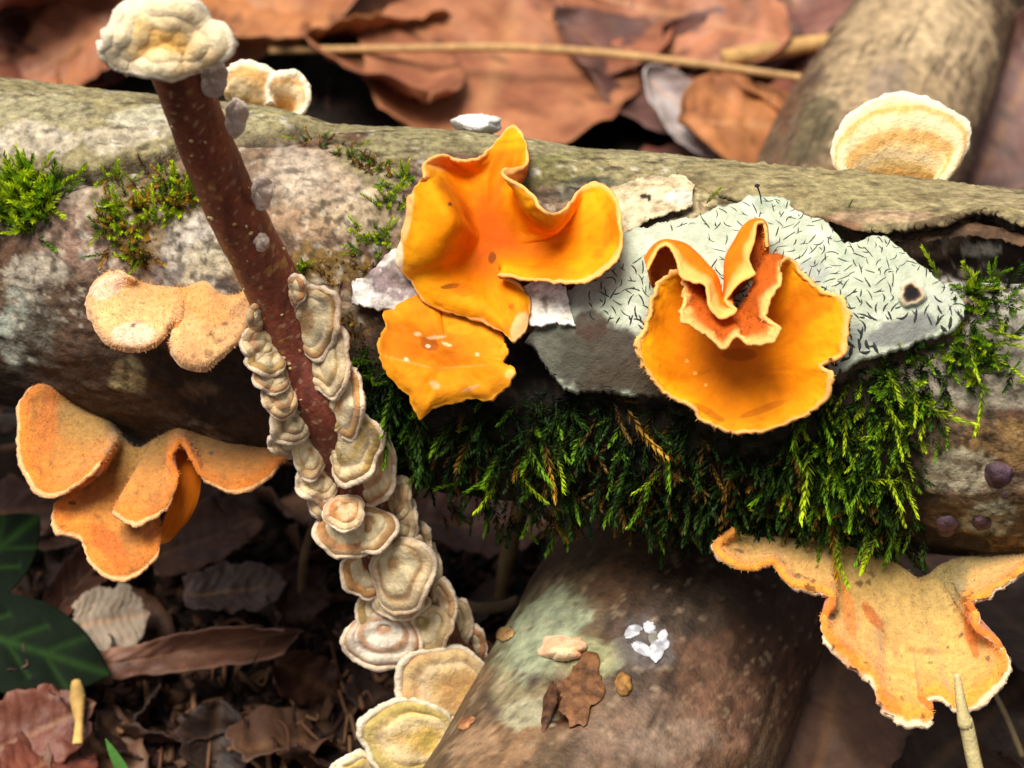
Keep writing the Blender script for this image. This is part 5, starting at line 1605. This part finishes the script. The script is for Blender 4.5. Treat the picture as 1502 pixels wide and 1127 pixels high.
# fragments and small leaves in the dark hollow in front
FRT = [
    (163, 895, 1.55, 1.35, 20, 34, 6, ((178, 160, 140), (140, 122, 110)), 'torn', .8, 'pale grey-brown bark-like leaf scrap under the wavy bracket', .12),
    (285, 922, 4.4, .75, 14, 50, 0, ((150, 106, 84), (110, 74, 60)), 'torn', 1.0, 'rolled brown leaf lying beside the pale leaf scrap', .7),
    (345, 850, 2.2, 1.1, 10, 20, 0, ((96, 78, 74), (70, 54, 50)), 'torn', .7, 'dull greyish leaf in the shade behind the rolled brown leaf', .2),
    (45, 1060, 2.6, 1.6, 25, 30, -10, ((104, 56, 42), (78, 42, 33)), 'torn', .9, 'broken red-brown leaf piece below the ivy leaf', .2),
    (70, 1100, 2.4, 1.5, 60, 10, 20, ((116, 62, 48), (90, 46, 38)), 'torn', .7, 'dark red-brown leaf piece next to the ochre husk', .2),
    (15, 1095, 2.2, 1.6, 120, -10, 10, ((112, 84, 68), (84, 60, 50)), 'torn', .5, 'dusty tan leaf piece below the broken red-brown one', .2),
    (125, 830, 2.8, .9, 65, 20, 0, ((104, 66, 50), (84, 50, 40)), 'torn', .8, 'narrow brown leaf edge beside the ivy leaf', .3),
    (20, 760, 2.6, 1.8, 20, 10, 10, ((132, 98, 80), (100, 68, 56)), 'torn', .8, 'dull brown leaf behind the ivy leaf', .2),
    (100, 755, 2.6, 1.8, 100, -10, 10, ((92, 66, 54), (70, 48, 40)), 'torn', .5, 'dark brown leaf in shade under the wavy bracket', .2),
    (300, 790, 3.0, 1.6, 40, 10, 10, ((92, 58, 42), (64, 40, 32)), 'torn', .5, 'dim russet leaf in the hollow under the log', .3),
    (690, 780, 3.4, 2.0, 10, 10, 10, ((96, 62, 50), (70, 44, 38)), 'torn', .4, 'dim reddish leaf deep in the shade between stem and crossing log', .3),
    (1215, 1060, 5.5, 3.4, 75, 20, -25, ((116, 84, 66), (92, 64, 52)), 'torn', 1.2, 'plain dull brown leaf in shade under the broad tan bracket', .2),
    (1460, 930, 5.5, 3.6, 120, 10, 10, ((84, 60, 48), (64, 44, 38)), 'torn', .6, 'shadowed brown leaf right of the broad tan bracket', .2),
    (1440, 1080, 5.0, 3.4, 40, 10, -10, ((70, 50, 40), (54, 38, 32)), 'oak', .3, 'dark leaf beneath the straw stalk', .2),
]
for k, (px, py, L, Wd, yaw, tx, ty, pal, kind, lift, lab, cu) in enumerate(FRT):
    g = ground_at(px, py, lift)
    me, V = leaf_mesh(L, Wd, 900 + k, kind, cu, pal, 40, 17, .06)
    set_leaf(me, V, (g[0], g[1], lift + .4), (math.radians(tx), math.radians(ty), math.radians(yaw)), lab)


fr = np.random.default_rng(91)
fprot = [leaf_mesh(fr.uniform(1.2, 2.6), fr.uniform(.7, 1.5), 930 + k, 'torn', .35, [((84, 52, 38), (58, 34, 26)), ((64, 42, 34), (44, 28, 24)), ((112, 80, 62), (70, 46, 36)), ((50, 32, 25), (36, 24, 20))][k % 4], 22, 9, .12) for k in range(6)]
for k in range(46):
    me, V = fprot[k % 6]
    g = ground_at(fr.uniform(-60, 720), fr.uniform(730, 1160), 0)
    if k > 38:
        g = ground_at(fr.uniform(1180, 1540), fr.uniform(900, 1160), 0)
    set_leaf(me, V, (g[0], g[1], fr.uniform(-.05, .25)), (fr.normal(0, .5), fr.normal(0, .5), fr.uniform(0, 6.28)), 'small brown leaf fragment on the dark soil in front of the log', 'leaf fragments in the front hollow', 'leaf_fragment')

# ivy leaf ------------------------------------------------------------------
def ivy():
    lobes = [(0, 1.0), (62, .82), (-62, .82), (128, .62), (-128, .62)]
    n, m = 320, 64
    a = np.linspace(-180, 180, n, endpoint=False)
    R_ = np.full(n, .42)
    for la, lr in lobes:
        dd = np.abs((a - la + 180) % 360 - 180)
        R_ = np.maximum(R_, lr * np.clip(1 - dd / 46.0, 0, 1) ** .62)
    r = np.linspace(0, 1, m)
    ar = np.radians(a)
    Lf = 3.9
    X = Lf * R_[:, None] * r[None] * np.cos(ar)[:, None]
    Y = Lf * R_[:, None] * r[None] * np.sin(ar)[:, None]
    vd = np.full((n, m), 9.0)
    for la, lr in lobes:
        l = math.radians(la)
        alo = X * math.cos(l) + Y * math.sin(l)
        per = np.abs(-X * math.sin(l) + Y * math.cos(l))
        vd = np.minimum(vd, np.where(alo > 0, per, 9))
        for q in (.25, .45, .65):
            for s_ in (-1, 1):
                bx, by = math.cos(l) * q * lr * Lf, math.sin(l) * q * lr * Lf
                l2 = l + s_ * .7
                u_, w_ = (X - bx) * math.cos(l2) + (Y - by) * math.sin(l2), np.abs(-(X - bx) * math.sin(l2) + (Y - by) * math.cos(l2))
                vd = np.minimum(vd, np.where((u_ > 0) & (u_ < .9), w_ * 1.6 + .02, 9))
    Z = -.10 * (X ** 2 + Y ** 2) / Lf + .10 * np.clip(vd, 0, .4) + .05 * fbm(np.stack([X, Y, X * 0], -1), .9, 3, 950)
    P = np.stack([X, Y, Z], -1)
    R0 = np.array(mathutils.Euler((math.radians(22), math.radians(14), math.radians(-8))).to_matrix())
    g = ground_at(-118, 905, 2.0)
    P = P @ R0.T + g
    V, F, U, Vv, sd, N = thicken(P, .05, closed=True, taper=.2)
    vv = np.concatenate([vd.ravel(), vd.ravel(), vd[:, -1]])[:, None]
    C = c(10, 22, 9) * (1 + .3 * fbm(V, 1.5, 3, 952))[:, None]
    t = np.exp(-(vv / .085) ** 2) * .6
    C = C * (1 - t) + c(40, 70, 24) * t
    root = empty('ivy_leaf', [g[0] - 1, g[1], 0.3])
    tag(root, 'dark green lobed ivy leaf with lighter veins in the front hollow', 'leaf')
    obj('blade', V, F, C, M_GREEN, root)
    V, F, tt = tube(np.array([g + [0, 0, -.05], g + [-1.2, .4, -.9], g + [-2.4, .3, -2.3]]), [.05, .06, .06], 8, 20)
    obj('petiole', V, F, np.repeat(c(80, 70, 40)[None], len(V), 0), M_GREEN, root)


ivy()


# ------------------------------------------------------------------ twigs, stalks, rootlets
def stick(name, pts, rad, col, label, cat='twig', group=None, n=40, wob=.12, seed=0, mat=None):
    V, F, tt = tube(np.asarray(pts), rad, 10, n, True, wob, seed)
    nn = fbm(V * [1, 1, 1], 3, 4, seed + 2)[:, None]
    C = c(*col) * (1 + .3 * nn)
    t = sstep(.1, .45, fbm(V, 1.2, 3, seed + 4))[:, None] * .5
    C = C * (1 - t) + c(*col) * .45 * t
    o = obj(name, V, F, C, mat or M_WOOD)
    return tag(o, label, cat, group)


def gpts(L, z):
    return [ground_at(x, y, zz) for (x, y), zz in zip(L, z)]


stick('leaf_stalk', gpts([(395, 74), (560, 72), (740, 70), (880, 78), (1040, 96), (1215, 120)], [2.0, 2.0, 2.0, 2.1, 2.2, 2.3]), [.10, .11, .12, .12, .11, .10], (176, 138, 92), 'long thin tan stalk lying across the brown leaves', 'stalk', n=70, seed=960)
stick('twig', gpts([(1060, 86), (1120, 76), (1180, 66), (1250, 58)], [1.4, 1.5, 1.7, 1.9]), [.24, .26, .24, .22], (186, 146, 90), 'short thick tan twig beside the far part of the crossing log', seed=962)
stick('twig', gpts([(75, 0), (90, 40), (100, 90)], [2.2, 1.6, 1.2]), [.14, .14, .12], (150, 130, 112), 'grey twig standing among the leaves behind the log', seed=964)
stick('twig', gpts([(-40, 612), (10, 616), (60, 620)], [2.2, 2.2, 2.2]), [.13, .14, .12], (128, 112, 98), 'grey twig running under the left end of the log', seed=966)
stick('twig', gpts([(-40, 664), (20, 656), (70, 648)], [1.4, 1.4, 1.4]), [.07, .08, .07], (150, 110, 84), 'thin pinkish twig just below the grey twig', seed=968)
p0, p1, p2 = W(1403, 988, 32.75), W(1415, 1060, 32.8), W(1432, 1132, 33.0)
p3 = p0 + (p2 - p0) * 5.9
stick('straw_stalk', [p0, p1, p2, p3], [.05, .11, .12, .12], (196, 180, 128), 'pale straw stalk poking up at the broad tan bracket', 'stalk', seed=970)
stick('straw_stalk', gpts([(1455, 1010), (1475, 1050), (1500, 1110)], [2.4, 2.0, 1.4]), [.05, .06, .06], (142, 122, 88), 'thinner dull straw behind the pale straw stalk', 'stalk', seed=972)
stick('dry_stem', gpts([(442, 870), (446, 820), (462, 770), (490, 730)], [.2, 1.0, 1.8, 2.6]), [.09, .10, .10, .08], (110, 86, 58), 'bent dry stem in the dark hollow beside the bracketed stem', 'stalk', seed=974)
stick('dry_stem', gpts([(735, 880), (742, 830), (756, 770), (770, 730)], [.2, 1.0, 1.8, 2.6]), [.14, .17, .18, .16], (128, 104, 66), 'olive dry stem leaning on the crossing log in shade', 'stalk', seed=976)
stick('dry_stem', gpts([(660, 880), (700, 892), (735, 890), (760, 880)], [.8, .9, 1.0, 1.2]), [.1, .12, .12, .1], (110, 88, 64), 'short dry stem lying under the olive one', 'stalk', seed=978)
stick('ochre_husk', gpts([(112, 1002), (114, 1025), (116, 1060), (114, 1092)], [1.0, 1.1, 1.0, .8]), [.10, .17, .08, .11], (196, 158, 92), 'narrow ochre husk standing below the ivy leaf', 'husk', seed=980)
# green grass blade
g0, g1 = ground_at(182, 1135, .4), ground_at(155, 1085, 1.2)
bl = []
for t in np.linspace(0, 1, 16):
    q = g0 * (1 - t) + g1 * t
    wd = .13 * (1 - t ** 2) + .004
    bl.append([q + [-wd, 0, 0.02], q + [0, 0, -.02], q + [wd, 0, 0.02]])
V, F, U, Vv, sd, N = thicken(np.array(bl), .02, taper=0)
tag(obj('grass_blade', V, F, np.repeat(c(96, 150, 70)[None], len(V), 0) * (1 + .1 * fbm(V, 3, 2, 5))[:, None], M_GREEN), 'single short green grass blade near the ochre husk', 'grass')

rr_ = np.random.default_rng(77)
for k in range(44):
    x, y = rr_.uniform(150, 640), rr_.uniform(960, 1150)
    if k < 8:
        x, y = rr_.uniform(300, 420), rr_.uniform(980, 1120)
    a0 = rr_.uniform(0, 6.28) if k > 12 else rr_.normal(1.1, .5)
    ln = rr_.uniform(40, 130)
    pts, z = [], []
    for t in range(5):
        pts.append((x, y))
        z.append(float(rr_.uniform(-.5, .6)) - .35)
        a0 += rr_.normal(0, .45)
        x += math.cos(a0) * ln / 4
        y += math.sin(a0) * ln / 4
    r0 = rr_.uniform(.025, .06)
    P = np.array(gpts(pts, z))
    P[:, 2] = ground_h(P[:, 0], P[:, 1]) + r0 + np.abs(rr_.normal(0, .22, 5))
    stick('rootlet', P, [r0, r0, r0 * .6], [(136, 96, 70), (110, 72, 52), (150, 112, 80)][k % 3], 'thin dry rootlet tangled on the dark soil in front', 'rootlet', 'dry rootlets on the soil', 18, .15, 1000 + k)

# crumbs of humus, bark and needles, uncountable
nC = 5200
cx_, cy_ = rng.uniform(-24, 24, nC), rng.uniform(-14, 42, nC)
near = rng.random(nC) < .5
cx_ = np.where(near, rng.uniform(-11, 4, nC), cx_)
cy_ = np.where(near, rng.uniform(-7, 4, nC), cy_)
cz_ = ground_h(cx_, cy_)
box = np.array([(-1, -1, -1), (1, -1, -1), (1, 1, -1), (-1, 1, -1), (-.7, -.8, 1), (.8, -.7, 1), (.7, .8, 1), (-.8, .7, 1)], float)
bf = np.array([(0, 3, 2, 1), (4, 5, 6, 7), (0, 1, 5, 4), (1, 2, 6, 5), (2, 3, 7, 6), (3, 0, 4, 7)])
sz = np.stack([rng.uniform(.06, .38, nC), rng.uniform(.04, .16, nC), rng.uniform(.012, .06, nC)], -1)
ang = rng.uniform(0, 6.28, nC)
til = rng.normal(0, .45, nC)
Bv = box[None] * sz[:, None] * (1 + .25 * rng.normal(0, 1, (nC, 8, 3)))
Bv[..., 2] += Bv[..., 0] * np.tan(np.clip(til, -.9, .9))[:, None]
Xr = Bv[..., 0] * np.cos(ang)[:, None] - Bv[..., 1] * np.sin(ang)[:, None]
Yr = Bv[..., 0] * np.sin(ang)[:, None] + Bv[..., 1] * np.cos(ang)[:, None]
Vc = np.stack([Xr + cx_[:, None], Yr + cy_[:, None], Bv[..., 2] + cz_[:, None] + .04], -1).reshape(-1, 3)
Fc = (bf[None] + (np.arange(nC) * 8)[:, None, None]).reshape(-1, 4)
pc = np.array([c(48, 32, 24), c(72, 46, 34), c(32, 22, 17), c(100, 70, 50), c(58, 35, 27)])
Cc = np.repeat(pc[rng.integers(0, 5, nC)] * rng.uniform(.6, 1.2, nC)[:, None], 8, 0)
tag(obj('litter_crumbs', Vc, Fc, Cc, M_WOOD, smooth=False), 'dark crumbs of rotted leaves and bark scattered on the soil', 'litter', None, 'stuff')
